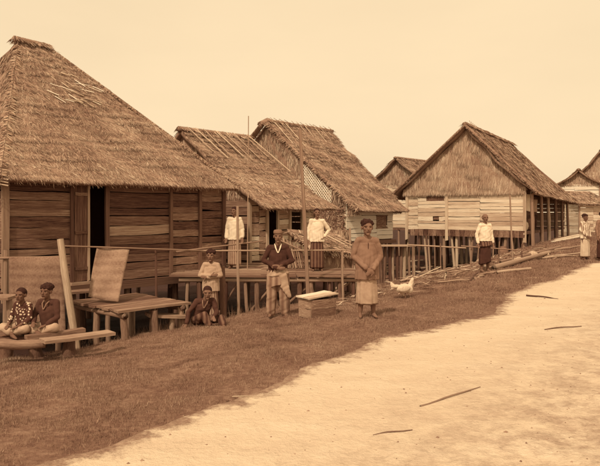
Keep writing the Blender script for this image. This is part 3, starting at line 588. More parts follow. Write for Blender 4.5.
A4 = math.atan2(.839, .545)
def house_gabled():
    O = (9.75, 26.0); h = thing('thatched_house', 'gabled house with shaggy leaf-thatched gable and pale plank front on stilts', 'house', (O[0], O[1], 0), A4)
    # local x runs back along the side, local y runs left along the gable
    fl, ev = .78, 2.72; apx, apz = 2.5, 5.55; lw = 5.45
    E_r = lambda x: (x, -.18, 2.66)
    LX = 10.4; RX = 8.2
    slope(h, (-.35, -.55, 2.42), (LX, -.75, 2.1), (-.3, apx, apz), (RX, apx, apz - .1), 1300, (.16, .4), (.010, .024), mat='thatch_far', sag=.16, spread=.36, rough=.03)
    slope(h, (LX, lw + .7, 2.2), (-.35, lw + .75, 2.28), (RX, apx + .02, apz - .1), (-.3, apx + .02, apz), 160, mat='thatch_far', sag=.02)
    slope(h, (LX, -.75, 2.1), (LX, lw + .7, 2.2), (RX, apx, apz - .12), (RX, apx + .02, apz - .12), 160, mat='thatch_far', sag=.1)
    ridge(h, (-.4, apx, apz + .02), (RX + .1, apx, apz - .08), .11, 120, .4, mat='thatch_far')
    ridge(h, (-.36, apx, apz - .03), (-.38, -.6, 2.42), .07, 130, .22, name='verge_roll', mat='thatch_base'); ridge(h, (-.36, apx, apz - .03), (-.38, lw + .8, 2.28), .07, 130, .22, name='verge_roll', mat='thatch_base')
    for k in range(7): pole('ridge_pin', h, (.4 + k * .25, apx - .05, apz), (.55 + k * .26, apx + .1, apz + .3 - .03 * k), .014, 'grey_pole')
    # gable thatch hanging over the front
    slope(h, (-.1, lw + .2, ev - .1), (-.1, -.1, ev - .1), (-.06, apx + .05, apz - .2), (-.06, apx - .05, apz - .2), 1500, (.3, .7), (.010, .026), mat='thatch_gable', thick=.06, sag=0, fringe=.32, course=.55, name='gable', spread=.14)
    # front boards: openings measured from the left corner
    t = frame(O, A4 + math.pi / 2); s = lambda px: lw - t(px)
    o1 = (s(426.5), s(444), 2.08, 2.5); o2 = (s(433), s(439), 1.26, 1.42)
    planks(h, (0, lw), (0, 0), fl, 2.8, .165, [s(418), s(447), s(480)], 'pale_plank', [o1, o2])
    piece('window_shutter', h, (.05, lw - (o1[0] + o1[1]) / 2, 2.08), (.05, lw - (o1[0] + o1[1]) / 2, 2.5), o1[1] - o1[0], .03, (-1, 0, 0), 'dark_plank')
    piece('vent_board', h, (.05, lw - (o2[0] + o2[1]) / 2, 1.24), (.05, lw - (o2[0] + o2[1]) / 2, 1.44), .3, .03, (-1, 0, 0), 'dark_plank')
    for y in (0, lw, lw - s(447)): piece('wall_post', h, (-.04, y, fl - .5), (-.04, y, 2.75), .13, .08, (-1, 0, 0), 'pale_pole')
    for k in range(int(lw / .22)): piece('apron_board', h, (-.06, .1 + k * .22, fl - .3), (-.06, .1 + k * .22, fl + .0), .21, .03, (-1, 0, 0), 'dark_plank')
    # left, rear and inner walls; the right side is an open veranda
    planks(h, (LX - .6, lw), (0, lw), fl, 2.5, .2, [3, 6], 'pale_plank'); planks(h, (LX - .6, 0), (LX - .6, lw), fl, 2.5, .25, [2.5], 'mid_plank')
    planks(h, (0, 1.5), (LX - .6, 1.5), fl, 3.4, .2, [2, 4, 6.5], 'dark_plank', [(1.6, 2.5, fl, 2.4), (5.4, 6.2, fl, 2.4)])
    mb = MB(); mb.box((LX / 2 - .3, lw / 2, fl - .1), LX - .6, lw, .12); mb.build('floor', M['dark_post'], h)
    for k, x in enumerate((0.02, 1.9, 3.6, 5.4, 7.2, 8.9)):
        p = h.matrix_basis @ Vector((x, -.3, 0)); pole('veranda_post', h, (x + .05, -.32, Z(p.x, p.y) - .1), (x - .08 * (k == 2), -.28, 2.5), .085 if k < 4 else .07, 'pale_pole' if k == 2 else 'stilt')
    pole('veranda_beam', h, (-.1, -.3, 2.42), (LX - .4, -.35, 2.3), .06, 'grey_pole')
    for k in range(4): pole('hanging_rail', h, (.3 + 1.6 * k, .5, 1.75), (1.7 + 1.6 * k, .4, 1.75), .03, 'grey_pole')
    for y in np.linspace(.15, lw - .1, 16) + RNG.normal(0, .09, 16):
        for x in (.1, 1.5, 4):
            p = h.matrix_basis @ Vector((x, y, 0)); q = random.uniform(-.2, .2)
            pole('stilt', h, (x, y + q, Z(p.x, p.y) - .3), (x, y, fl - .1), random.uniform(.035, .085), random.choice(['stilt', 'pale_pole', 'stilt', 'dark_post', 'grey_pole']))
    # inner shelf of the veranda
    piece('shelf', h, (1.0, .9, 1.25), (4.6, .9, 1.25), .5, .04, (0, 0, 1), 'mid_plank')
    for x in (1.1, 2.8, 4.5): pole('shelf_leg', h, (x, .7, fl - .05), (x, .7, 1.24), .035, 'grey_pole')
    return h
H4 = house_gabled()
def far_house(label, O, ang, wid, length, fl, ev, apz, wall, front_boards=True, ov=.35, low=None):
    """local x runs along the ridge, local y across the gable"""
    h = thing('thatched_house', label, 'house', (O[0], O[1], 0), ang, None); a = wid / 2
    slope(h, (-.3, -ov, ev), (length, -ov, ev), (-.3, a, apz), (length, a, apz), 600, (.2, .45), (.014, .03), mat='thatch_far', sag=.08, spread=.36)
    slope(h, (length, wid + ov, ev), (-.3, wid + ov, ev), (length, a, apz), (-.3, a, apz), 600, (.2, .45), (.014, .03), mat='thatch_far', sag=.08)
    ridge(h, (-.35, a, apz), (length + .1, a, apz), .1, 90, .35, mat='thatch_far')
    slope(h, (0, wid, ev + .05), (0, 0, ev + .05), (.03, a + .05, apz - .15), (.03, a - .05, apz - .15), 300, (.3, .6), (.02, .04), mat='thatch_gable', thick=.05, sag=0, fringe=.2, name='gable', spread=.15)
    slope(h, (length - .3, 0, ev), (length - .3, wid, ev), (length - .3, a - .05, apz - .1), (length - .3, a + .05, apz - .1), 60, mat='thatch_gable', thick=.05, sag=0, fringe=.2, name='gable')
    planks(h, (.02, wid), (.02, 0), fl, ev + .02, .22, [wid * .4], wall); planks(h, (0, 0), (length - .3, 0), fl, ev + .2, .22, [length * .5], wall)
    planks(h, (length - .3, 0), (length - .3, wid), fl, ev + .2, .3, [], wall); planks(h, (length - .3, wid), (0, wid), fl, ev + .2, .3, [], wall)
    mb = MB(); mb.box((length / 2 - .15, a, fl - .08), length - .3, wid, .12); mb.build('floor', M['dark_post'], h)
    for x in np.linspace(.1, length - .4, 4):
        for y in np.linspace(.1, wid - .1, 3):
            p = h.matrix_basis @ Vector((x, y, 0)); pole('stilt', h, (x, y, Z(p.x, p.y) - .3), (x, y, fl - .05), .09, 'stilt')
    for y in (0, wid): piece('wall_post', h, (-.03, y, fl - .1), (-.03, y, ev + .1), .13, .06, (-1, 0, 0), 'grey_pole')
    return h
# behind, between the sweeping roof and the gabled house: the peak stands near photo column 398
p = pt(398, 158, 38); far_house('far thatched house peeping out between sweeping roof and gabled house', (p.x + .737 * 2.1, p.y - .676 * 2.1), UA, 4.2, 6.5, .6, 3.3, p.z, 'pale_plank')
# at the right edge
h5 = far_house('far plank house with small thatched gable cut by right edge of picture', pt(600, 200, 40)[:2], R(66), 2.6, 5, .7, 3.45, 4.45, 'white_plank', ov=.2)
h6 = far_house('rearmost thatched house rising behind the small gable at right edge', pt(640, 200, 47)[:2], R(50), 5.5, 7, .7, 3.4, 6.6, 'pale_plank')
# lean-to shed in front of it
def shed():
    q = pt(579, 230, 37); h = thing('plank_shed', 'low plank shed with pale sloping roof behind the veranda at right', 'shed', (q.x, q.y, 0), R(12))
    b = Z(q.x, q.y); top = 2.1; L = 2.0
    planks(h, (0, 0), (L, 0), b, top, .2, [1.0], 'pale_plank'); planks(h, (0, 2), (0, 0), b, top + .2, .2, [], 'pale_plank'); planks(h, (L, 0), (L, 2), b, top + .2, .25, [], 'pale_plank')
    slope(h, (-.3, -.3, top), (L + .3, -.3, top), (-.2, 2, top + .85), (L + .3, 2, top + .85), 300, (.25, .5), (.02, .04), mat='thatch_far', sag=.02)
    for x in (0, L): piece('wall_post', h, (x, -.03, b - .2), (x, -.03, top), .1, .06, (0, -1, 0), 'grey_pole')
    return h
shed()

# ------------------------------------------------------------------ foreground: deck, landing, rails, mats, planks
def gp(px, py):
    """where the ray through a photo point meets the ground"""
    Y = 4.0
    while Y < 60:
        q = pt(px, py, Y)
        if q.z <= Z(q.x, q.y): return q
        Y += .02
    return q
def solo(name, label, cat, p0, p1, r, mat, crooked=False, group=None):
    return tag(pole(name, None, p0, p1, r, mat, crooked), label, cat, group)
def soloboard(name, label, cat, p0, p1, w, t, n, mat, group=None):
    return tag(piece(name, None, p0, p1, w, t, n, mat), label, cat, group)
def deck():
    z = .25; h = thing('raised_deck', 'long plank deck on many stilts in front of the low thatched house', 'deck', (-.6, 13, 0)); off = Vector((.6, -13, 0))
    Y = 12.62
    while Y < 16.9:
        if Y < 14.3: x0 = -5.27 + .676 * (Y - 10.7) / .737 + .16
        elif Y < 15.6: x0 = -1.92 - 1.09 * (Y - 14.35) + .3
        else: x0 = -1.3 + .917 * (Y - 15.6) + .12
        x0 = max(x0, -2.75); x1 = 1.2 + .1 * random.random()
        cuts = [x0, random.uniform(-.9, .2), x1] if x1 - x0 > 2 else [x0, x1]
        for a, b in zip(cuts[:-1], cuts[1:]):
            piece('deck_plank', h, Vector((a + .01, Y, z + random.uniform(-.01, .012))) + off, Vector((b - .01, Y + random.uniform(-.02, .02), z + random.uniform(-.01, .012))) + off, .155 * random.uniform(.85, 1.0), .035, (0, 0, 1), random.choice(['deck_plank', 'mid_plank', 'deck_plank']))
        Y += .165
    for Y in (12.66, 13.9, 15.2):
        xs = -2.55 if Y < 13 else (-1.9 if Y < 14 else -1.2)
        pole('deck_beam', h, Vector((xs, Y, z - .08)) + off, Vector((1.3, Y, z - .08)) + off, .055, 'grey_pole')
    for Y, n in ((12.7, 13), (13.9, 7), (15.2, 5)):
        for k in range(n):
            x = -2.45 + 3.65 * k / (n - 1) + random.uniform(-.08, .08)
            if Y > 13 and x < -1.6: continue
            pole('stilt', h, Vector((x + random.uniform(-.07, .07), Y + random.uniform(-.06, .06), Z(x, Y) - .25)) + off, Vector((x, Y, z - .06)) + off, random.uniform(.035, .07), random.choice(['stilt', 'grey_pole', 'stilt', 'dark_post']))
    for k in range(4):                                      # slanting braces
        x = -2 + k * .8; pole('brace', h, Vector((x, 12.78, Z(x, 12.7) - .05)) + off, Vector((x + .7, 12.78, z - .12)) + off, .03, 'stilt')
deck()
def landing():
    h = thing('door_landing', 'low plank landing on stumpy posts before the dark doorway', 'platform', (-2.67, 9.0, 0), UA); z = .1
    for k in range(9):
        y = .08 + k * .178; piece('plank', h, (-.04 + random.uniform(-.04, .03), y, z + random.uniform(-.008, .008)), (1.24 + random.uniform(-.03, .06), y, z + random.uniform(-.008, .008)), .17, .035, (0, 0, 1), random.choice(['deck_plank', 'dark_plank']))
    for x in (.05, 1.12): pole('bearer', h, (x, -.02, z - .07), (x, 1.64, z - .07), .05, 'stilt')
    for x, y in ((.06, .06), (.6, .05), (1.12, .06), (.06, .85), (1.12, .85), (.06, 1.5), (1.12, 1.5)):
        p = h.matrix_basis @ Vector((x, y, 0)); pole('leg', h, (x + random.uniform(-.03, .03), y, Z(p.x, p.y) - .2), (x, y, z - .05), .06, random.choice(['stilt', 'grey_pole']))
    # the plank step up to the door
    piece('step', h, (.1, 2.5, .12), (1.3, 2.5, .12), .3, .04, (0, 0, 1), 'deck_plank')
    for x in (.2, 1.2):
        p = h.matrix_basis @ Vector((x, 2.5, 0)); pole('leg', h, (x, 2.5, Z(p.x, p.y) - .2), (x, 2.5, .1), .05, 'stilt')
landing()
def railing():
    h = thing('bamboo_railing', 'thin bamboo rail on upright poles running before the plank house and deck', 'railing', at(208, 11.0, 0)); o = -Vector(h.location)
    a, b = pt(62, 246, 9.75), pt(212, 251, 11.15); c = pt(346, 250, 12.4)
    pole('rail', h, a + o, b + o, .015, 'grey_pole'); pole('rail', h, pt(190, 251, 10.95) + o, c + o, .018, 'grey_pole'); pole('rail', h, pt(176, 252, 11.1) + o, pt(263, 241, 11.8) + o, .02, 'grey_pole')
    for px, Y, top, r, m in ((156, 10.62, 250, .025, 'dark_post'), (237.5, 11.35, 206, .032, 'grey_pole'), (342, 12.35, 244, .03, 'grey_pole')):
        g = onground(px + 1, Y); pole('rail_post', h, g + Vector((0, 0, -.2)) + o, pt(px, top, Y + .03) + o, r, m)
railing()
g = onground(309, 11.6); solo('tall_pole', 'tall stout pole rising past the thatch roof between deck and crate', 'pole', g + Vector((0, 0, -.3)), pt(300, 129, 11.9), .042, 'grey_pole')
q = pt(247, 262, 14.0); solo('thin_pole', 'very thin tall pole rising above the low house beside white-shirted man', 'pole', Vector((q.x, q.y, -.7)), pt(248.5, 116, 14.0), .014, 'grey_pole')
g = onground(79, 9.15); solo('leaning_post', 'thick pale post leaning left between hanging mat and landing', 'post', g + Vector((0, 0, -.2)), pt(60.5, 239, 9.25), .06, 'pale_pole')
g = onground(223, 11.2); solo('short_post', 'short stout dark post standing right beside the girl with folded arms', 'post', g + Vector((0, 0, -.2)), pt(222, 266, 11.2), .07, 'dark_post')
h = thing('mat_rail', 'rough horizontal pole carrying the hanging mat at left edge', 'rail', onground(4, 9.5)); o = -Vector(h.location)
pole('rail', h, pt(-14, 258.5, 9.42) + o, pt(64, 257, 9.42) + o, .022, 'grey_pole')
for px in (-10, 6): pole('post', h, onground(px, 9.5) + Vector((0, 0, -.2)) + o, pt(px, 250, 9.47) + o, .045, 'grey_pole')

def hanging(name, label, c00, c10, c01, c11, mat, curl=.03, n=16, cat='mat'):
    """a woven sheet through four corners (top left, top right, bottom left, bottom right), with thickness"""
    c00, c10, c01, c11 = (np.array(c, float) for c in (c00, c10, c01, c11)); me = []
    u, v = np.meshgrid(np.linspace(0, 1, n), np.linspace(0, 1, n), indexing='ij'); U, Vv = u[..., None], v[..., None]
    P = (c00 * (1 - U) + c10 * U) * (1 - Vv) + (c01 * (1 - U) + c11 * U) * Vv
    nr = np.cross(c10 - c00, c01 - c00); nr /= np.linalg.norm(nr)
    P = P + nr * (curl * (np.sin(3.1 * v + 1) * np.sin(5 * u + 2 * v) + .5 * np.sin(9 * u + 3 * v) * v))[..., None]
    org = P[0, -1].copy(); P -= org; Q = P + nr * .012; idx = np.arange(n * n).reshape(n, n)
    q = np.stack([idx[:-1, :-1], idx[1:, :-1], idx[1:, 1:], idx[:-1, 1:]], -1).reshape(-1, 4); fs = [q, q[:, ::-1] + n * n]
    for e in (idx[:, 0][::-1], idx[-1, :][::-1], idx[:, -1], idx[0, :]): fs.append(np.stack([e[:-1], e[1:], e[1:] + n * n, e[:-1] + n * n], -1))
    o = link(name, npmesh(name, np.concatenate([P.reshape(-1, 3), Q.reshape(-1, 3)]), np.concatenate(fs)), M[mat], None, True); o.location = org
    return tag(o, label, cat)
hanging('hanging_mat', 'large woven mat hanging from a rail behind the two seated children', pt(9, 257.5, 9.38), pt(62, 256.5, 9.38), pt(8, 336, 9.3), pt(66, 336, 9.3), 'mat_dark', .015)
hanging('draped_mat', 'pale woven mat draped over the bamboo rail above the landing', pt(97, 247, 10.05), pt(129, 250, 10.35), pt(88, 297, 9.75), pt(118, 302, 9.7), 'mat_weave', .03)
# seat planks for the children at the left
lg = (('plank end nearest the path in the children\'s seat', (42, 341, 7.35), (112, 332.5, 7.95), .24, .04, 'deck_plank'), ('narrow upper plank lying under the seated children\'s feet', (26, 338, 7.55), (84, 330, 8.0), .12, .05, 'deck_plank'),
      ('broad dark plank the two children sit on', (-16, 335.5, 7.95), (74, 335, 7.95), .42, .04, 'deck_plank'))
for lb, a, b, wd, th, mt in lg: soloboard('seat_plank', lb, 'plank', pt(*a), pt(*b), wd, th, (0, 0, 1), mt)
a, b = pt(-12, 345, 7.4), pt(46, 343, 7.55); solo('log', 'thick round log under the seat planks at left edge', 'log', a, b, .075, 'stilt')
for px, Y, lb in ((6, 7.95, 'leftmost'), (36, 7.95, 'middle'), (68, 7.95, 'rightmost')):
    g = onground(px, Y); solo('seat_block', lb + ' short wooden block under the children\'s seat planks', 'block', Vector((g.x, g.y, g.z - .08)), Vector((g.x, g.y, -.03)), .09, 'dark_post', group='blocks under the seat planks')
a, b = pt(-2, 298, 8.6), pt(13, 297, 8.6); h = thing('corner_stand', 'small wooden stand cut by the left edge beside the children', 'stand', (a.x, a.y, 0)); o = -Vector(h.location)
piece('top', h, a + o + Vector((-.3, 0, 0)), b + o, .35, .04, (0, 0, 1), 'mid_plank')
for dx in (-.2, .16): g = Vector((a.x + dx, a.y, Z(a.x + dx, a.y))); pole('leg', h, g + o - Vector((0, 0, .1)), Vector((g.x, g.y, a.z)) + o, .05, 'grey_pole')
# small bench beside the reclining boy
h = thing('log_bench', 'rough plank bench on stumps between landing and reclining boy', 'bench', onground(168, 9.7)); o = -Vector(h.location)
piece('seat', h, pt(147, 315, 9.6) + o, pt(187, 316, 9.9) + o, .26, .05, (0, 0, 1), 'mid_plank')
for px, Y in ((153, 9.6), (172, 9.75), (183, 9.85)): g = onground(px, Y); pole('leg', h, g + o - Vector((0, 0, .12)), pt(px, 316, Y) + o, .055, random.choice(['stilt', 'grey_pole']))
soloboard('loose_plank', 'short grey plank on the ground at foot of the short dark post', 'plank', gp(214, 316) + Vector((0, 0, .04)), gp(240, 314) + Vector((0, 0, .04)), .16, .04, (0, 0, 1), 'mid_plank')
# crate: lit lid and left end, shaded front side put into the board tones
def crate():
    q = gp(312, 318); h = thing('wooden_crate', 'wooden box with bright tilted lid on the bank left of the tall boy', 'crate', (q.x, q.y, Z(q.x, q.y) - .02), UA - R(14))
    L, W, H = .46, .36, .30
    for zz in (.075, .223):
        piece('side_board', h, (0, 0, zz), (L, 0, zz), .147, .022, (0, -1, 0), 'dark_plank'); piece('side_board', h, (0, W, zz), (L, W, zz), .147, .022, (0, 1, 0), 'deck_plank')  # front side in darker boards, shade painted into the tone
        piece('end_board', h, (-.012, .005, zz), (-.012, W - .005, zz), .147, .022, (-1, 0, 0), 'mid_plank'); piece('end_board', h, (L + .012, .005, zz), (L + .012, W - .005, zz), .147, .022, (1, 0, 0), 'deck_plank')
    for y in (.08, .275): piece('lid_board', h, (-.06, y, H + .02), (L + .06, y, H + .07), .2, .022, (0, 0, 1), 'pale_plank')  # lid in paler boards, light from above painted in
    mb = MB(); mb.box((L / 2, W / 2, .01), L - .03, W - .03, .02); mb.build('bottom', M['deck_plank'], h)
crate()
# low leaf shelter and stick fence on the deck
def shelter():
    h = thing('leaf_shelter', 'low sloping thatch shelter behind white-shirted man with hand on hip', 'shelter', (.7, 14.2, 0)); o = -Vector(h.location)
    T = lambda px, py, Y: pt(px, py, Y) + o
    slope(h, T(312, 250, 14.1), T(356, 253, 14.2), T(287, 229, 15.1), T(335, 233, 15.5), 700, (.15, .4), (.012, .03), mat='thatch', sag=.03, spread=.5, fringe=.16)
    slope(h, T(320, 277, 14.3), T(354, 279, 14.35), T(320, 250, 14.3), T(354, 252, 14.35), 500, (.2, .4), (.012, .03), mat='thatch', sag=0, spread=.25, fringe=.1, thick=.04, name='leaf_wall')
    for px, Y in ((314, 14.2), (353, 14.3), (290, 15.1), (334, 15.5)): q = at(px, Y, .25) + o; pole('post', h, (q.x, q.y, Z(q.x - o.x, q.y - o.y) - .2), (q.x, q.y, .85), .035, 'grey_pole')
    for k in range(3): pole('lath', h, T(305 + 6 * k, 229 + k, 15.0) + Vector((0, 0, .06)), T(338 + 7 * k, 247 + k, 14.2) + Vector((0, 0, .08)), .018, 'pale_pole')
    s = thing('stick_fence', 'short fence of dark leaning sticks on the deck between the two white shirts', 'fence', at(292, 14.3, .27)); o = -Vector(s.location)
    for k in range(11): px = 283 + k * 2.1; pole('stick', s, pt(px + 2 + random.uniform(-1, 1), 268, 14.15) + o, pt(px - 3 + random.uniform(-1, 1), 236 + k * 1.1, 14.4) + o, .018, random.choice(['dark_post', 'grey_pole']))
    pole('fence_rail', s, pt(279, 240, 14.3) + o, pt(306, 252, 14.25) + o, .02, 'grey_pole')
    p = thing('leaf_fence', 'upright woven leaf screen standing beyond the low thatch shelter', 'screen', at(345, 17.2, Z(at(345, 17.2, 0).x, 17.2))); o = -Vector(p.location)
    slope(p, pt(324, 256, 17) + o, pt(351, 256, 17.4) + o, pt(324, 230, 17) + o, pt(351, 230, 17.4) + o, 420, (.15, .4), (.02, .05), mat='thatch_gable', sag=0, spread=.3, fringe=.1, thick=.04, name='leaf_sheet')
    for px in (325, 338, 350): q = at(px, 17.3, 0) + o; pole('post', p, (q.x, q.y, -.2), (q.x, q.y, pt(0, 228, 17.2).z + o.z), .04, 'grey_pole')
    for k, (px, Y) in enumerate(((330, 14.6), (346, 15.0))):
        q = at(px, Y, 0)
shelter()
# walkway and handrail before the stilts of the far houses
def walkway():
    h = thing('plank_walkway', 'raised plank walkway on a dense row of posts beyond the hen', 'walkway', onground(385, 19.5)); o = -Vector(h.location)
    for k, (y0, y1) in enumerate(((19.2, 19.6), (19.45, 19.85), (19.7, 20.1))): piece('plank', h, pt(348, 245.5, y0) * 1 + o, pt(414, 245.5, y1) + o, .24, .05, (0, 0, 1), 'pale_plank')
    for k in range(17):
        px = 350 + k * 3.9 + random.uniform(-1, 1); Y = 19.4 + .4 * k / 16; g = onground(px, Y); pole('post', h, g + o + Vector((random.uniform(-.05, .05), 0, -.25)), pt(px, 247, Y) + o, random.uniform(.04, .075), random.choice(['stilt', 'dark_post', 'stilt', 'pale_pole']))
    s = thing('handrail', 'thin pole handrail on stakes behind the man in white shirt', 'railing', onground(460, 18.6)); o = -Vector(s.location)
    pole('rail', s, pt(408, 245, 18.8) + o, pt(466, 248, 18.5) + o, .027, 'grey_pole'); pole('rail', s, pt(461, 246, 18.55) + o, pt(523, 250.5, 18.3) + o, .022, 'grey_pole')
    for px in (413, 441, 470, 498, 521): g = onground(px, 18.6); pole('rail_post', s, g + o - Vector((0, 0, .2)), pt(px + random.uniform(-2, 2), 243 + random.uniform(-2, 3), 18.6) + o, .025, 'stilt')
walkway()
g = gp(513, 263); solo('upright_stake', 'tall thin stake standing alone before the gabled house front', 'stake', g - Vector((0, 0, .2)), pt(510, 195, g.y + .1), .028, 'grey_pole')
# logs, planks and firewood on the bank
logs = [((350, 277), (416, 268), .085, 'stilt', 'thick grey log lying behind the tall boy and hen'), ((334, 291), (362, 279), .06, 'pale_pole', 'pale stub of log slanting up between crate and tall boy'),
        ((420, 270), (472, 263), .07, 'pale_pole', 'long pale log below the pole handrail left of man in white shirt'), ((384, 283), (446, 274), .05, 'grey_pole', 'thin grey log running past the hen towards the man'),
        ((494, 270), (549, 254), .08, 'grey_pole', 'long thick log slanting up to the right of man in white shirt'), ((500, 264), (560, 248), .06, 'stilt', 'thinner log behind the long thick log at right'),
        ((497, 274), (531, 270), .05, 'pale_pole', 'short pale log nearest the path right of the man')]
for a, b, r, m, lb in logs: solo('log', lb, 'log', gp(*a) + Vector((0, 0, r * .8)), gp(*b) + Vector((0, 0, r * .8)), r, m)
for k in range(46):
    px = random.uniform(362, 474); py = random.uniform(270, 291) - (px - 362) * .09; a = gp(px, py); an = random.gauss(.2, .6); ln = random.uniform(.4, 1.3)
    b = a + Vector((math.cos(an) * ln, math.sin(an) * ln, 0)); b.z = Z(b.x, b.y) + random.uniform(.02, .16)
    solo('stick', 'rough stick in the firewood tangle between the hen and man in white shirt', 'stick', a + Vector((0, 0, .03)), b, random.uniform(.012, .035), random.choice(['grey_pole', 'pale_pole', 'stilt']), True, 'firewood sticks on the bank')
for k in range(16):
    px = random.uniform(496, 552); a = gp(px, random.uniform(258, 272) - (px - 496) * .2); an = random.gauss(.5, .7); ln = random.uniform(.5, 1.3)
    b = a + Vector((math.cos(an) * ln, math.sin(an) * ln, 0)); b.z = Z(b.x, b.y) + random.uniform(.02, .14)
    solo('branch', 'thin dead branch among the logs before the gabled house', 'branch', a + Vector((0, 0, .03)), b, random.uniform(.012, .035), random.choice(['grey_pole', 'pale_pole']), True, 'dead branches among the logs')
for k in range(18):
    px = random.uniform(338, 424); py = random.uniform(268, 290) - (px - 338) * .12; a = gp(px, py); an = random.gauss(.1, .5); ln = random.uniform(.4, 1.2)
    b = a + Vector((math.cos(an) * ln, math.sin(an) * ln, 0)); b.z = Z(b.x, b.y) + random.uniform(.03, .2)
    soloboard('broken_plank', 'broken plank in the heap of timber between deck and hen', 'plank', a + Vector((0, 0, .05)), b, random.uniform(.07, .16), .03, (random.uniform(-.3, .3), random.uniform(-.5, .1), 1), random.choice(['deck_plank', 'mid_plank', 'dark_plank', 'pale_plank']), 'broken planks on the bank')
def stone(px, py, r, label):
    q = gp(px, py); mb = MB(); rr = random.Random(px)
    mb.ell((0, 0, 0), r * rr.uniform(.9, 1.3), r, r * .7, 9, 6); mb.v = [tuple(c * rr.uniform(.85, 1.12) for c in v) for v in mb.v]
    o = mb.build('stone', M['stone'], None, False); o.location = q + Vector((0, 0, r * .35)); tag(o, label, 'stone')
stone(520, 262, .16, 'round pale stone at foot of the lone stake'); stone(533, 257, .2, 'largest pale stone among the logs below the veranda'); stone(546, 256, .13, 'small stone right of the largest stone below the veranda')
for (a, b, r, m, lb) in (((419, 408), (482, 389.5), .008, 'stilt', 'long thin stick lying across middle of the sandy path'), ((373, 438), (412, 432), .006, 'stilt', 'short straight stick on the path nearest the camera'),
                         ((527, 297), (558, 300), .016, 'dark_post', 'crooked dark branch lying by far edge of the path'), ((545, 331), (581, 327.5), .009, 'dark_post', 'dark twig on the path near right edge'),
                         ((232, 399.5), (280, 397.5), .006, 'pale_pole', 'pale twig lying along grass edge at left of the path')):
    solo('stick', lb, 'stick', gp(*a) + Vector((0, 0, .016 + r * .9)), gp(*b) + Vector((0, 0, .016 + r * .9)), r, m, True)
for k, (a, b, lb) in enumerate((((553, 243), (584, 237), 'nearest pale board lying on the ground before the veranda'), ((556, 241), (580, 236), 'rear pale board lying on the ground before the veranda'))):
    p, q = gp(*a), gp(*b); soloboard('loose_board', lb, 'plank', p + Vector((0, 0, .06)), q + Vector((0, 0, .07)), .18, .04, (0, 0, 1), 'pale_plank')
# things in the veranda of the gabled house
def vloc(x, y, z): return H4.matrix_basis @ Vector((x, y, z))
hanging('hanging_cloth', 'white cloth hanging in the veranda corner of the gabled house', vloc(.25, .1, 2.4), vloc(1.5, .0, 2.4), vloc(.3, .15, 1.75), vloc(1.2, .05, 1.6), 'white_cloth', .06, cat='cloth')
hanging('hanging_sack', 'square pale sack hanging deeper in the veranda', vloc(2.3, .2, 2.2), vloc(3.1, .15, 2.2), vloc(2.3, .2, 1.6), vloc(3.1, .15, 1.6), 'mid_cloth', .05, cat='sack')
def jar(loc, r, hgt, mat, label):
    mb = MB(); prof = [(.55, 0), (.85, .18), (1, .45), (.9, .7), (.55, .88), (.5, .93), (.62, 1.0), (.4, .99), (.35, .85)]
    mb.loft([[(r * q * math.cos(6.2832 * j / 14), r * q * math.sin(6.2832 * j / 14), hgt * z) for j in range(14)] for q, z in prof])
    o = mb.build('jar', mat, None, True); o.location = loc; tag(o, label, 'jar')
jar(vloc(1.3, .35, .74), .22, .5, M['pale_cloth'], 'pale jar on veranda floor below the hanging white cloth'); jar(vloc(2.3, .4, .74), .26, .55, M['grey_cloth'], 'broad grey jar on veranda floor beside the pale jar')
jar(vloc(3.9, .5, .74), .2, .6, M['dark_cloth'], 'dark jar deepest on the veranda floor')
jar(vloc(-.9, .7, Z(*vloc(-.9, .7, 0)[:2]) - .03),   .22, .45, M['grey_cloth'], 'round grey jar at foot of the gabled house right of lone stake')
jar(vloc(-.6, 1.7, Z(*vloc(-.6, 1.7, 0)[:2]) - .03), .26, .55, M['mid_cloth'], 'grey water jar under the gabled house left of lone stake')

# ------------------------------------------------------------------ people
def remesh(mb, voxel, smooth=4, fold=0, seed=0, hang=None):
    me = mb.mesh('tmp'); ob = bpy.data.objects.new('tmp', me); COL.objects.link(ob)
    md = ob.modifiers.new('r', 'REMESH'); md.mode = 'VOXEL'; md.voxel_size = voxel
    sm = ob.modifiers.new('s', 'SMOOTH'); sm.iterations = smooth; sm.factor = .5
    dg = bpy.context.evaluated_depsgraph_get(); out = bpy.data.meshes.new_from_object(ob.evaluated_get(dg)); bpy.data.objects.remove(ob)
    if fold:
        n = len(out.vertices); co = np.empty(n * 3); out.vertices.foreach_get('co', co); no = np.empty(n * 3); out.vertices.foreach_get('normal', no); co = co.reshape(-1, 3); no = no.reshape(-1, 3)
        x, y, z = co.T * 1.0; d = np.sin(26 * z + 17 * x + seed + 3 * np.sin(19 * y + 9 * x)) + .7 * np.sin(41 * x - 23 * z + 2 * seed + 2 * np.sin(30 * z))
        dd = fold * d
        if hang is not None:                                # (centre x, centre y, top z, depth, height): pleats widening downwards
            cx, cy, zt, amp, hgt = hang; th = np.arctan2(y - cy, x - cx); q = np.clip((zt - z) / hgt, 0, 1); near = np.clip(1.6 - np.hypot(x - cx, y - cy) / (.11 * hgt / .2), 0, 1)
            dd = dd + amp * q * near * (np.abs(np.sin(5.5 * th + seed + 1.5 * np.sin(9 * z / hgt * .2 + seed))) * 1.4 - .9 + .4 * np.sin(17 * th - 6 * z))
        co = co + no * dd[:, None]; out.vertices.foreach_set('co', co.ravel()); out.update()
    out.polygons.foreach_set('use_smooth', [True] * len(out.polygons)); out.materials.clear(); return out
def V3(*a): return Vector(a)
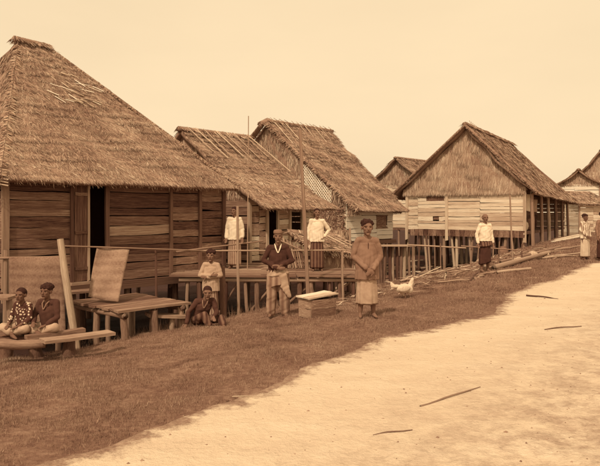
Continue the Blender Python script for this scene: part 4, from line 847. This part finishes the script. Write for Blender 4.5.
def figure(label, loc, rz, H, P, wear, skin='skin', hair='hair', hairstyle='crop', turn=0, tilt=0, cat='person'):
    """P: joints for a body of height 1 facing -y, feet (or seat) at z 0. wear: list of garments"""
    t = thing('person', label, cat, loc, rz); mb = MB(); vx = .0062 * H / 1.4
    S = lambda p: Vector(p) * H
    pel, che, nek, hed = (S(P[k]) for k in ('pelvis', 'chest', 'neck', 'head'))
    up = (nek - pel).normalized(); sd = (S(P['shl']) - S(P['shr'])).normalized(); fw = up.cross(sd)          # fw points to the back
    mb.cap(pel - sd * .03 * H, .068 * H, pel + sd * .03 * H, .068 * H, .8, fw); mb.cap(pel, .066 * H, che, .075 * H, .72, fw)
    mb.cap(che - sd * .03 * H, .064 * H, che + sd * .03 * H, .064 * H, .75, fw); mb.cap(S(P['shr']), .027 * H, S(P['shl']), .027 * H, .9, fw); mb.cap(che, .06 * H, nek - up * .03 * H, .036 * H, .7, fw)
    mb.cap(nek - up * .03 * H, .034 * H, hed - up * .035 * H, .031 * H)
    # head: skull, jaw, nose, ears
    Rm = Matrix.Rotation(turn, 3, 'Z') @ Matrix.Rotation(tilt, 3, 'X'); hh = H * P.get('headsize', 1.04 if H > 1.4 else 1.1 + (1.4 - H) * .35)
    hp = lambda x, y, z: hed + Rm @ (Vector((x, y, z)) * hh)
    mb.ell(hp(0, .008, .016), .046 * hh, .056 * hh, .052 * hh, rot=Rm); mb.ell(hp(0, -.012, -.022), .036 * hh, .040 * hh, .046 * hh, rot=Rm)
    mb.cap(hp(0, -.045, .006), .006 * hh, hp(0, -.060, -.014), .0085 * hh); mb.ell(hp(0, -.046, -.034), .014 * hh, .010 * hh, .007 * hh, rot=Rm); mb.ell(hp(0, -.042, -.056), .016 * hh, .012 * hh, .012 * hh, rot=Rm)
    for s in (-1, 1):
        mb.ell(hp(.047 * s, .006, -.002), .006 * hh, .013 * hh, .019 * hh, rot=Rm); mb.ell(hp(.022 * s, -.036, -.010), .015 * hh, .012 * hh, .014 * hh, rot=Rm); mb.cap(hp(.010 * s, -.045, .017), .0065 * hh, hp(.032 * s, -.038, .017), .005 * hh)
    for s, c in (('r', -1), ('l', 1)):
        sh, el, wr = S(P['sh' + s]), S(P['el' + s]), S(P['wr' + s])
        mb.cap(sh, .029 * H, el, .023 * H); mb.cap(el, .025 * H, wr, .016 * H)
        hd = Vector(P.get('hd' + s, (wr - el).normalized())).normalized(); hn = Vector(P.get('hn' + s, (0, -1, 0))); hn = (hn - hd * hn.dot(hd)).normalized(); hs = hd.cross(hn)
        if P.get('thumb' + s, 1) < 0: hs = -hs
        pm = wr + hd * .045 * H; mb.cap(wr, .016 * H, pm, .022 * H, .5, hn)
        for k, ln in enumerate((.040, .047, .044, .034)):
            b = pm + hs * (.0165 - .011 * k) * H; kn = b + hd * ln * .55 * H + hn * .003 * H; mb.cap(b, .0062 * H, kn, .0058 * H, n=8); mb.cap(kn, .0058 * H, kn + (hd * .8 - hn * -.35).normalized() * ln * .5 * H, .005 * H, n=8)
        b = wr + hd * .018 * H + hs * .014 * H; mb.cap(b, .008 * H, b + (hd * .6 + hs * .75).normalized() * .03 * H, .0065 * H, n=8); k2 = b + (hd * .6 + hs * .75).normalized() * .03 * H; mb.cap(k2, .0063 * H, k2 + hd * .022 * H, .0052 * H, n=8)
        hi, kn, an = S(P['hi' + s]), S(P['kn' + s]), S(P['an' + s]); mb.cap(hi, .054 * H, kn, .036 * H); mb.cap(kn, .036 * H, kn + (an - kn) * .3, .036 * H); mb.cap(kn + (an - kn) * .3, .036 * H, an, .021 * H)
        td = Vector(P.get('ft' + s, (.15 * c, -1, 0))).normalized(); heel = an + V3(0, 0, -.014 * H) - td * .012 * H; mb.cap(heel, .022 * H, an + td * .05 * H + V3(0, 0, -.024 * H), .019 * H); mb.cap(an + td * .05 * H + V3(0, 0, -.024 * H), .022 * H, an + td * .088 * H + V3(0, 0, -.029 * H), .014 * H, .65, (0, 0, 1))
    body = link('body', remesh(mb, vx, 3), M[skin], t)
    for s in (-1, 1):
        e = MB(); e.ell(hp(.0205 * s, -.0455, .004), .0062 * hh, .0035 * hh, .0030 * hh, 10, 6, rot=Rm); e.build('eye', M['eye'], t, True)
        e = MB(); e.cap(hp(.011 * s, -.0515, .0165), .0012 * hh, hp(.033 * s, -.0435, .0175), .0010 * hh, n=8); e.build('eyebrow', M['lips'], t, True)
    e = MB(); e.cap(hp(-.012, -.0545, -.034), .0032 * hh, hp(.012, -.0545, -.034), .0032 * hh, n=8); e.build('lips', M['lips'], t, True)
    hb = MB()
    if hairstyle == 'crop': hb.ell(hp(0, .014, .026), .0495 * hh, .056 * hh, .048 * hh, 18, 12, rot=Rm @ Matrix.Rotation(R(-14), 3, 'X'))
    elif hairstyle == 'bald': hb.ell(hp(0, .022, .012), .0485 * hh, .050 * hh, .046 * hh, 18, 12, rot=Rm @ Matrix.Rotation(R(-30), 3, 'X'))
    elif hairstyle == 'full':
        hb.ell(hp(0, .014, .026), .051 * hh, .057 * hh, .048 * hh, 18, 12, rot=Rm @ Matrix.Rotation(R(-12), 3, 'X'))
        for k in range(46):
            a = random.uniform(0, 6.283); zz = random.uniform(.15, 1) ; q = math.sqrt(max(0, 1 - zz * zz)); r_ = random.uniform(.009, .016) * hh
            hb.ell(hp(.050 * q * math.cos(a), .014 + .056 * q * math.sin(a), .026 + .046 * zz), r_, r_, r_, 8, 6)
    elif hairstyle == 'tied': hb.ell(hp(0, .014, .026), .051 * hh, .058 * hh, .047 * hh, 18, 12, rot=Rm @ Matrix.Rotation(R(-14), 3, 'X')); hb.ell(hp(0, .070, .01), .025 * hh, .022 * hh, .026 * hh, 10, 8)
    hm = remesh(hb, vx, 1, .0012); link('hair', hm, M[hair], t)
    if 'cap' in P:
        cb = MB(); cb.loft([[hp((.050 * q) * math.cos(6.2832 * j / 20), .008 + .058 * q * math.sin(6.2832 * j / 20), z) for j in range(20)] for q, z in ((1.0, .030), (1.02, .045), (.98, .062), (.8, .074), (.3, .078))]); cb.build('cap', M[P['cap']], t, True)
    for g in wear:
        kind, mat = g[0], M[g[1]]; gb = MB(); opt = g[2] if len(g) > 2 else {}
        if kind == 'shirt':
            k = opt.get('loose', 1.0); e = .012 * H; hemz = opt.get('hem', .06)
            hem = pel - up * hemz * H
            rr = []
            for q, (rx, ry) in zip((hem, pel, pel + (che - pel) * .5, che, che + up * .055 * H), ((.106 * k, .084 * k), (.102 * k, .080 * k), (.098 * k, .074 * k), (.108, .076), (.09, .062))):
                rr.append([q + sd * rx * H * math.cos(6.2832 * j / 24) + fw * ry * H * math.sin(6.2832 * j / 24) for j in range(24)])
            gb.loft(rr)
            gb.cap(S(P['shr']), .037 * H, S(P['shl']), .037 * H, .9, fw); gb.cap(che, .078 * H, nek - up * .03 * H, .044 * H, .74, fw)
            for s in 'rl':
                sh, el, wr = S(P['sh' + s]), S(P['el' + s]), S(P['wr' + s]); f = opt.get('sleeve', .92); gb.cap(sh, .037 * H, el, .031 * H); gb.cap(el, .031 * H, el + (wr - el) * f, .026 * H)
            o = link(opt.get('name', 'shirt'), remesh(gb, vx * 1.1, 2, .0024 * H, opt.get('seed', 1), (pel.x, pel.y, che.z + .02 * H, .007 * H, .22 * H) if P['pelvis'][2] > .3 else None), mat, t)
            if 'collar' in opt:
                cb = MB()
                for s in (-1, 1):
                    q0, q1, q2 = nek - up * .012 * H + sd * s * .036 * H, che + up * .085 * H - fw * .058 * H + sd * s * .026 * H, che + up * .03 * H - fw * .079 * H + sd * s * .004 * H
                    cb.cap(q0, .009 * H, q1, .009 * H, n=8); cb.cap(q1, .009 * H, q2, .006 * H, n=8)
                link('collar', remesh(cb, vx, 1), M[opt['collar']], t)
            if opt.get('placket'):
                cb = MB()
                top, bot = che + up * .06 * H - fw * .070 * H, pel - fw * .066 * H
                cb.cap(top, .004 * H, bot, .004 * H, n=6); link('placket', cb.mesh('placket'), M['dark_cloth'], o)
        elif kind == 'sarong':
            z1 = opt.get('top', .60) * H; z0 = opt.get('bottom', .07) * H; w1, w0 = opt.get('w', (.088, .105)); n = 64; rings = []; dr = opt.get('drape', 0); ph = opt.get('seed', 0)
            for i in range(19):
                q = i / 18; z = z1 + (z0 - z1) * q; rx = (w1 + (w0 - w1) * min(1, q * 1.6)) * H; ry = rx * .78; amp = .012 + .075 * q ** .8; ring = []
                for j in range(n):
                    a = 6.2832 * j / n; f = 1 + amp * (math.sin(7 * a + ph + 1.2 * q) * .6 + math.sin(13 * a + 2 * ph - 2 * q) * .4) + .05 * math.exp(-((a - 4.5 - .3 * q) / .25) ** 2)
                    zz = z + (dr * H * math.sin(a * 1 + .6 + ph) * q)
                    ring.append(pel * V3(1, 1, 0).length * 0 + V3(pel.x + rx * f * math.cos(a), pel.y + ry * f * math.sin(a), zz))
                rings.append(ring)
            c = rings[-1]; m = sum(c, Vector()) / n; rings.append([m + (p - m) * .93 + V3(0, 0, .02 * H) for p in c])
            gb.loft(rings); gb.build(opt.get('name', 'sarong'), mat, t, True)
        elif kind == 'trousers':
            f = opt.get('len', .9); k = opt.get('loose', 1.0)
            gb.cap(pel - sd * .035 * H, .074 * H, pel + sd * .035 * H, .074 * H, .85, fw)
            for s in 'rl':
                hi, kn, an = S(P['hi' + s]), S(P['kn' + s]), S(P['an' + s]); gb.cap(hi, .062 * H * k, kn, .05 * H * k)
                if f > .5: gb.cap(kn, .05 * H * k, kn + (an - kn) * (f - .5) * 2, .045 * H * k)
            link('trousers', remesh(gb, vx * 1.25, 3, .0025 * H, 2), mat, t)
        elif kind == 'sash':                                # bunched cloth round the hips
            for k in range(5):
                a0 = opt.get('z', .55) * H - k * .016 * H; rr = (.095 + .006 * k) * H
                for j in range(12): a, b = 6.2832 * j / 12, 6.2832 * (j + 1) / 12; sl = .02 * H; gb.cap(V3(pel.x + rr * math.cos(a), pel.y + rr * .8 * math.sin(a), a0 + sl * math.cos(a)), .013 * H, V3(pel.x + rr * math.cos(b), pel.y + rr * .8 * math.sin(b), a0 + sl * math.cos(b)), .013 * H, n=8)
            if opt.get('tail'):
                for k in range(4): gb.cap(V3(pel.x + (.02 + .018 * k) * H, pel.y - .095 * H, .52 * H), .02 * H, V3(pel.x + (.055 + .025 * k) * H, pel.y - .085 * H, (.36 - .035 * k) * H), .026 * H, .6, (0, 1, 0))
            link('waist_cloth', remesh(gb, vx * 1.3, 2, .003 * H, 3), mat, t)
    return t
def stand(**k):
    P = dict(pelvis=(0, 0, .53), chest=(0, .004, .715), neck=(0, .006, .852), head=(0, -.008, .928), shr=(-.092, 0, .800), shl=(.092, 0, .800), elr=(-.135, .012, .645), ell=(.135, .012, .645), wrr=(-.14, -.02, .505), wrl=(.14, -.02, .505),
             hir=(-.048, 0, .505), hil=(.048, 0, .505), knr=(-.055, -.012, .275), knl=(.055, -.012, .275), anr=(-.058, .012, .05), anl=(.058, .012, .05)); P.update(k); return P
def sit_cross(**k):
    P = dict(pelvis=(0, 0, .075), chest=(0, -.012, .255), neck=(0, -.02, .385), head=(0, -.045, .462), shr=(-.098, -.012, .345), shl=(.098, -.012, .345), elr=(-.14, -.05, .20), ell=(.14, -.05, .20), wrr=(-.08, -.15, .13), wrl=(.08, -.15, .13),
             hir=(-.055, -.01, .07), hil=(.055, -.01, .07), knr=(-.17, -.14, .10), knl=(.17, -.14, .10), anr=(.04, -.20, .045), anl=(-.04, -.16, .05), ftr=(1, -.3, -.1), ftl=(-1, -.3, -.1), hdr=(.5, -.8, -.2), hdl=(-.5, -.8, -.2), hnr=(0, 0, -1), hnl=(0, 0, -1)); P.update(k); return P
def faceto(px): return math.atan2(-(px - 300) / F, 1) * -1 * -1     # turn a -y facing figure towards the camera
def put(px, Y): return onground(px, Y) - Vector((0, 0, .006))
# two children on the planks
figure('child in dark top with pale spots sitting cross-legged at left edge', pt(24, 334.6, 7.9), R(-22), 1.14, sit_cross(), [('shirt', 'dot_cloth', dict(sleeve=.6, hem=.02)), ('trousers', 'tan_cloth', dict(len=.85))], 'skin_dark', turn=R(14))
figure('child in plain dark jacket sitting cross-legged right of the spotted child', pt(49, 334.2, 7.95), R(-14), 1.24, sit_cross(wrr=(-.06, -.17, .15)), [('shirt', 'brown_cloth', dict(sleeve=.9, hem=.02, seed=4, collar='grey_cloth')), ('trousers', 'tan_cloth', dict(len=.8))], 'skin_dark', 'hair', 'full', turn=R(4))
# boy reclining at the foot of the bench
figure('boy in dark open shirt crouching on the bank beside log bench', put(200, 9.75), R(18), 1.3,
       dict(pelvis=(.0, .02, .085), chest=(.03, -.05, .245), neck=(.06, -.085, .365), head=(.075, -.125, .435), shr=(-.045, -.06, .325), shl=(.145, -.085, .33), elr=(-.15, -.05, .19), ell=(.19, -.13, .19), wrr=(-.18, -.10, .05), wrl=(.13, -.23, .15),
            hir=(-.045, .0, .085), hil=(.06, .0, .085), knr=(.02, -.21, .17), knl=(.24, -.13, .11), anr=(.08, -.26, .045), anl=(.24, -.32, .04), ftr=(.4, -1, 0), ftl=(.3, -1, 0), hdr=(-.4, -.6, -.5), hdl=(0, -.8, -.5)),
       [('shirt', 'brown_cloth', dict(sleeve=.85, hem=.02, seed=7, collar='grey_cloth')), ('trousers', 'check_cloth', dict(len=.9))], 'skin', turn=R(-10), tilt=R(8))
# girl with folded arms
fold = dict(headsize=1.2, elr=(-.145, -.03, .655), ell=(.145, -.03, .655), wrr=(.03, -.125, .665), wrl=(-.03, -.115, .635), hdr=(1, -.05, .1), hdl=(-1, -.0, .15), hnr=(0, 1, 0), hnl=(0, 1, 0))
figure('girl in pale jacket and long striped skirt standing with folded arms', put(211, 10.85), R(-4), 1.30, stand(**fold), [('shirt', 'mid_cloth', dict(hem=.09, loose=1.15, seed=2, name='jacket')), ('sarong', 'stripe_cloth', dict(bottom=.06, w=(.088, .10)))], 'skin', 'hair', 'full')
# central figure
low = dict(elr=(-.165, -.01, .655), ell=(.165, -.01, .655), wrr=(-.01, -.13, .575), wrl=(.02, -.12, .60), hdr=(1, -.1, -.05), hdl=(-1, -.1, -.1), hnr=(0, 1, 0), hnl=(0, 1, 0), cap='grey_cloth')
figure('person in dark jacket with pale collar and bunched sarong, arms crossed at waist', put(278, 10.1), R(2), 1.46, stand(**low, knr=(-.07, -.012, .275), knl=(.07, -.012, .275), anr=(-.085, .012, .05), anl=(.085, .012, .05)),
       [('shirt', 'dark_cloth', dict(hem=.03, loose=1.12, seed=3, name='jacket', collar='white_cloth')), ('trousers', 'plaid_cloth', dict(len=.97, loose=1.28)), ('sarong', 'plaid_cloth', dict(top=.58, bottom=.33, w=(.098, .128), drape=.05, seed=2)), ('sash', 'tan_cloth', dict(z=.56, tail=1))], 'skin', 'hair', 'bald')
# tall boy nearest the path
clasp = dict(headsize=1.2, head=(0, -.008, .932), elr=(-.145, .0, .64), ell=(.145, .0, .64), wrr=(-.03, -.125, .52), wrl=(.035, -.12, .51), hdr=(.8, -.2, -.6), hdl=(-.8, -.3, -.6), hnr=(0, 1, 0), hnl=(0, 1, 0), anr=(-.07, .012, .05), anl=(.07, .012, .05))
figure('tall barefoot boy in grey tunic with clasped hands, nearest the path', put(367, 9.05), R(5), 1.46, stand(**clasp), [('shirt', 'grey_cloth', dict(hem=.13, loose=1.2, seed=5, name='tunic', placket=1)), ('sarong', 'tan_cloth', dict(top=.48, bottom=.145, w=(.095, .108), seed=4))], 'skin', 'hair', 'full')
# two on the deck
figure('man in white shirt on the deck whose head is behind a pole', at(234.5, 14.15, .262), R(-12), 1.46, stand(wrr=(-.13, -.03, .50)), [('shirt', 'white_cloth', dict(hem=.06, loose=1.1, seed=6)), ('sarong', 'stripe_cloth', dict(bottom=.06))], 'skin', 'hair', 'crop', turn=R(-20))
akimbo = dict(ell=(.20, .03, .655), wrl=(.115, -.03, .55), hdl=(-.7, -.5, -.4), hnl=(0, -.5, .8), elr=(-.13, .0, .65))
figure('man in white shirt on the deck with one hand on hip', at(317, 13.55, .262), R(6), 1.42, stand(**akimbo), [('shirt', 'white_cloth', dict(hem=.06, loose=1.15, seed=8)), ('sarong', 'check_cloth', dict(bottom=.05, w=(.088, .11)))], 'skin', 'hair', 'crop')
# man farther along the bank
figure('man in long white shirt and dark wrapped sarong standing by the logs', put(485, 16.4), R(14), 1.60, stand(elr=(-.15, .01, .65), wrr=(-.15, -.03, .50)), [('shirt', 'white_cloth', dict(hem=-.01, loose=1.1, seed=9)), ('sarong', 'dark_cloth', dict(top=.57, bottom=.16, w=(.092, .105), drape=.03, seed=1)), ('sash', 'check_cloth', dict(z=.53))], 'skin', 'hair_grey', 'bald', turn=R(-10))
figure('child in striped top and pale skirt standing at right', put(585, 18.8), R(24), 1.44, stand(elr=(-.135, .0, .65), wrr=(-.06, -.10, .53), hdr=(.7, -.4, -.5)), [('shirt', 'stripe_pale', dict(hem=.06, loose=1.12, seed=3)), ('sarong', 'pale_cloth', dict(bottom=.07))], 'skin_dark', 'hair', 'full')
figure('person in dark clothes half cut off by the right edge', put(602, 18.2), R(20), 1.5, stand(), [('shirt', 'grey_cloth', dict(hem=.08, seed=2)), ('sarong', 'dark_cloth', dict(bottom=.06))], 'skin_dark', 'hair', 'crop')
# dim sitter in the veranda
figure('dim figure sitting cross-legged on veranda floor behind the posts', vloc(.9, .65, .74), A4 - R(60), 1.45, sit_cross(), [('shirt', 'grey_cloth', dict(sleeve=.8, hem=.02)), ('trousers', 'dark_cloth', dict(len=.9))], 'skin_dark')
# ------------------------------------------------------------------ hen
def hen():
    q = gp(404, 299); t = thing('hen', 'white hen standing on the bank among dry leaves and sticks', 'chicken', (q.x, q.y, Z(q.x, q.y) - .005), R(8)); mb = MB()
    mb.ell((0, 0, .2), .16, .095, .095, rot=Matrix.Rotation(R(-8), 3, 'Y')); mb.ell((.09, 0, .19), .09, .08, .09); mb.cap((.11, 0, .23), .06, (.165, 0, .36), .032); mb.ell((.175, 0, .385), .034, .026, .03)
    mb.cap((-.1, 0, .22), .06, (-.2, 0, .25), .03, .5, (0, 1, 0)); mb.cap((-.02, 0, .15), .07, (0, 0, .10), .04)
    link('body', remesh(mb, .006, 3, .003), M['feather'], t)
    for k in range(7):
        f = MB(); a = R(2 + k * 6); f.cap((-.15, (k - 3) * .012, .24), .02, (-.15 - .11 * math.cos(a), (k - 3) * .02, .24 + .11 * math.sin(a)), .014, .25, (0, 1, 0), 8); f.build('tail_feather', M['feather'], t, True)
    for s in (-1, 1):
        f = MB(); f.ell((-.02, .088 * s, .21), .12, .02, .06, rot=Matrix.Rotation(R(-10), 3, 'Y')); f.build('wing', M['feather'], t, True)
        f = MB(); f.cap((.01, .04 * s, .13), .02, (.015, .04 * s, .07), .009); f.cap((.015, .04 * s, .07), .008, (.01, .04 * s, .008), .007)
        for d in (-.5, 0, .5): f.cap((.01, .04 * s, .008), .006, (.055, .04 * s + d * .06, .005), .004, n=8)
        f.build('leg', M['comb'], t, True)
        f = MB(); f.ell((.188, .021 * s, .392), .005, .004, .005, 8, 6); f.build('eye', M['eye'], t, True)
    f = MB(); f.cap((.2, 0, .384), .011, (.228, 0, .376), .003, n=8); f.build('beak', M['comb'], t, True)
    f = MB()
    for k in range(4): f.cap((.155 + k * .014, 0, .405), .006, (.152 + k * .015, 0, .43 - .004 * abs(k - 1.5)), .004, n=8)
    f.cap((.196, 0, .368), .007, (.198, 0, .345), .009, .5, (0, 1, 0), 8); f.build('comb', M['comb'], t, True)
hen()
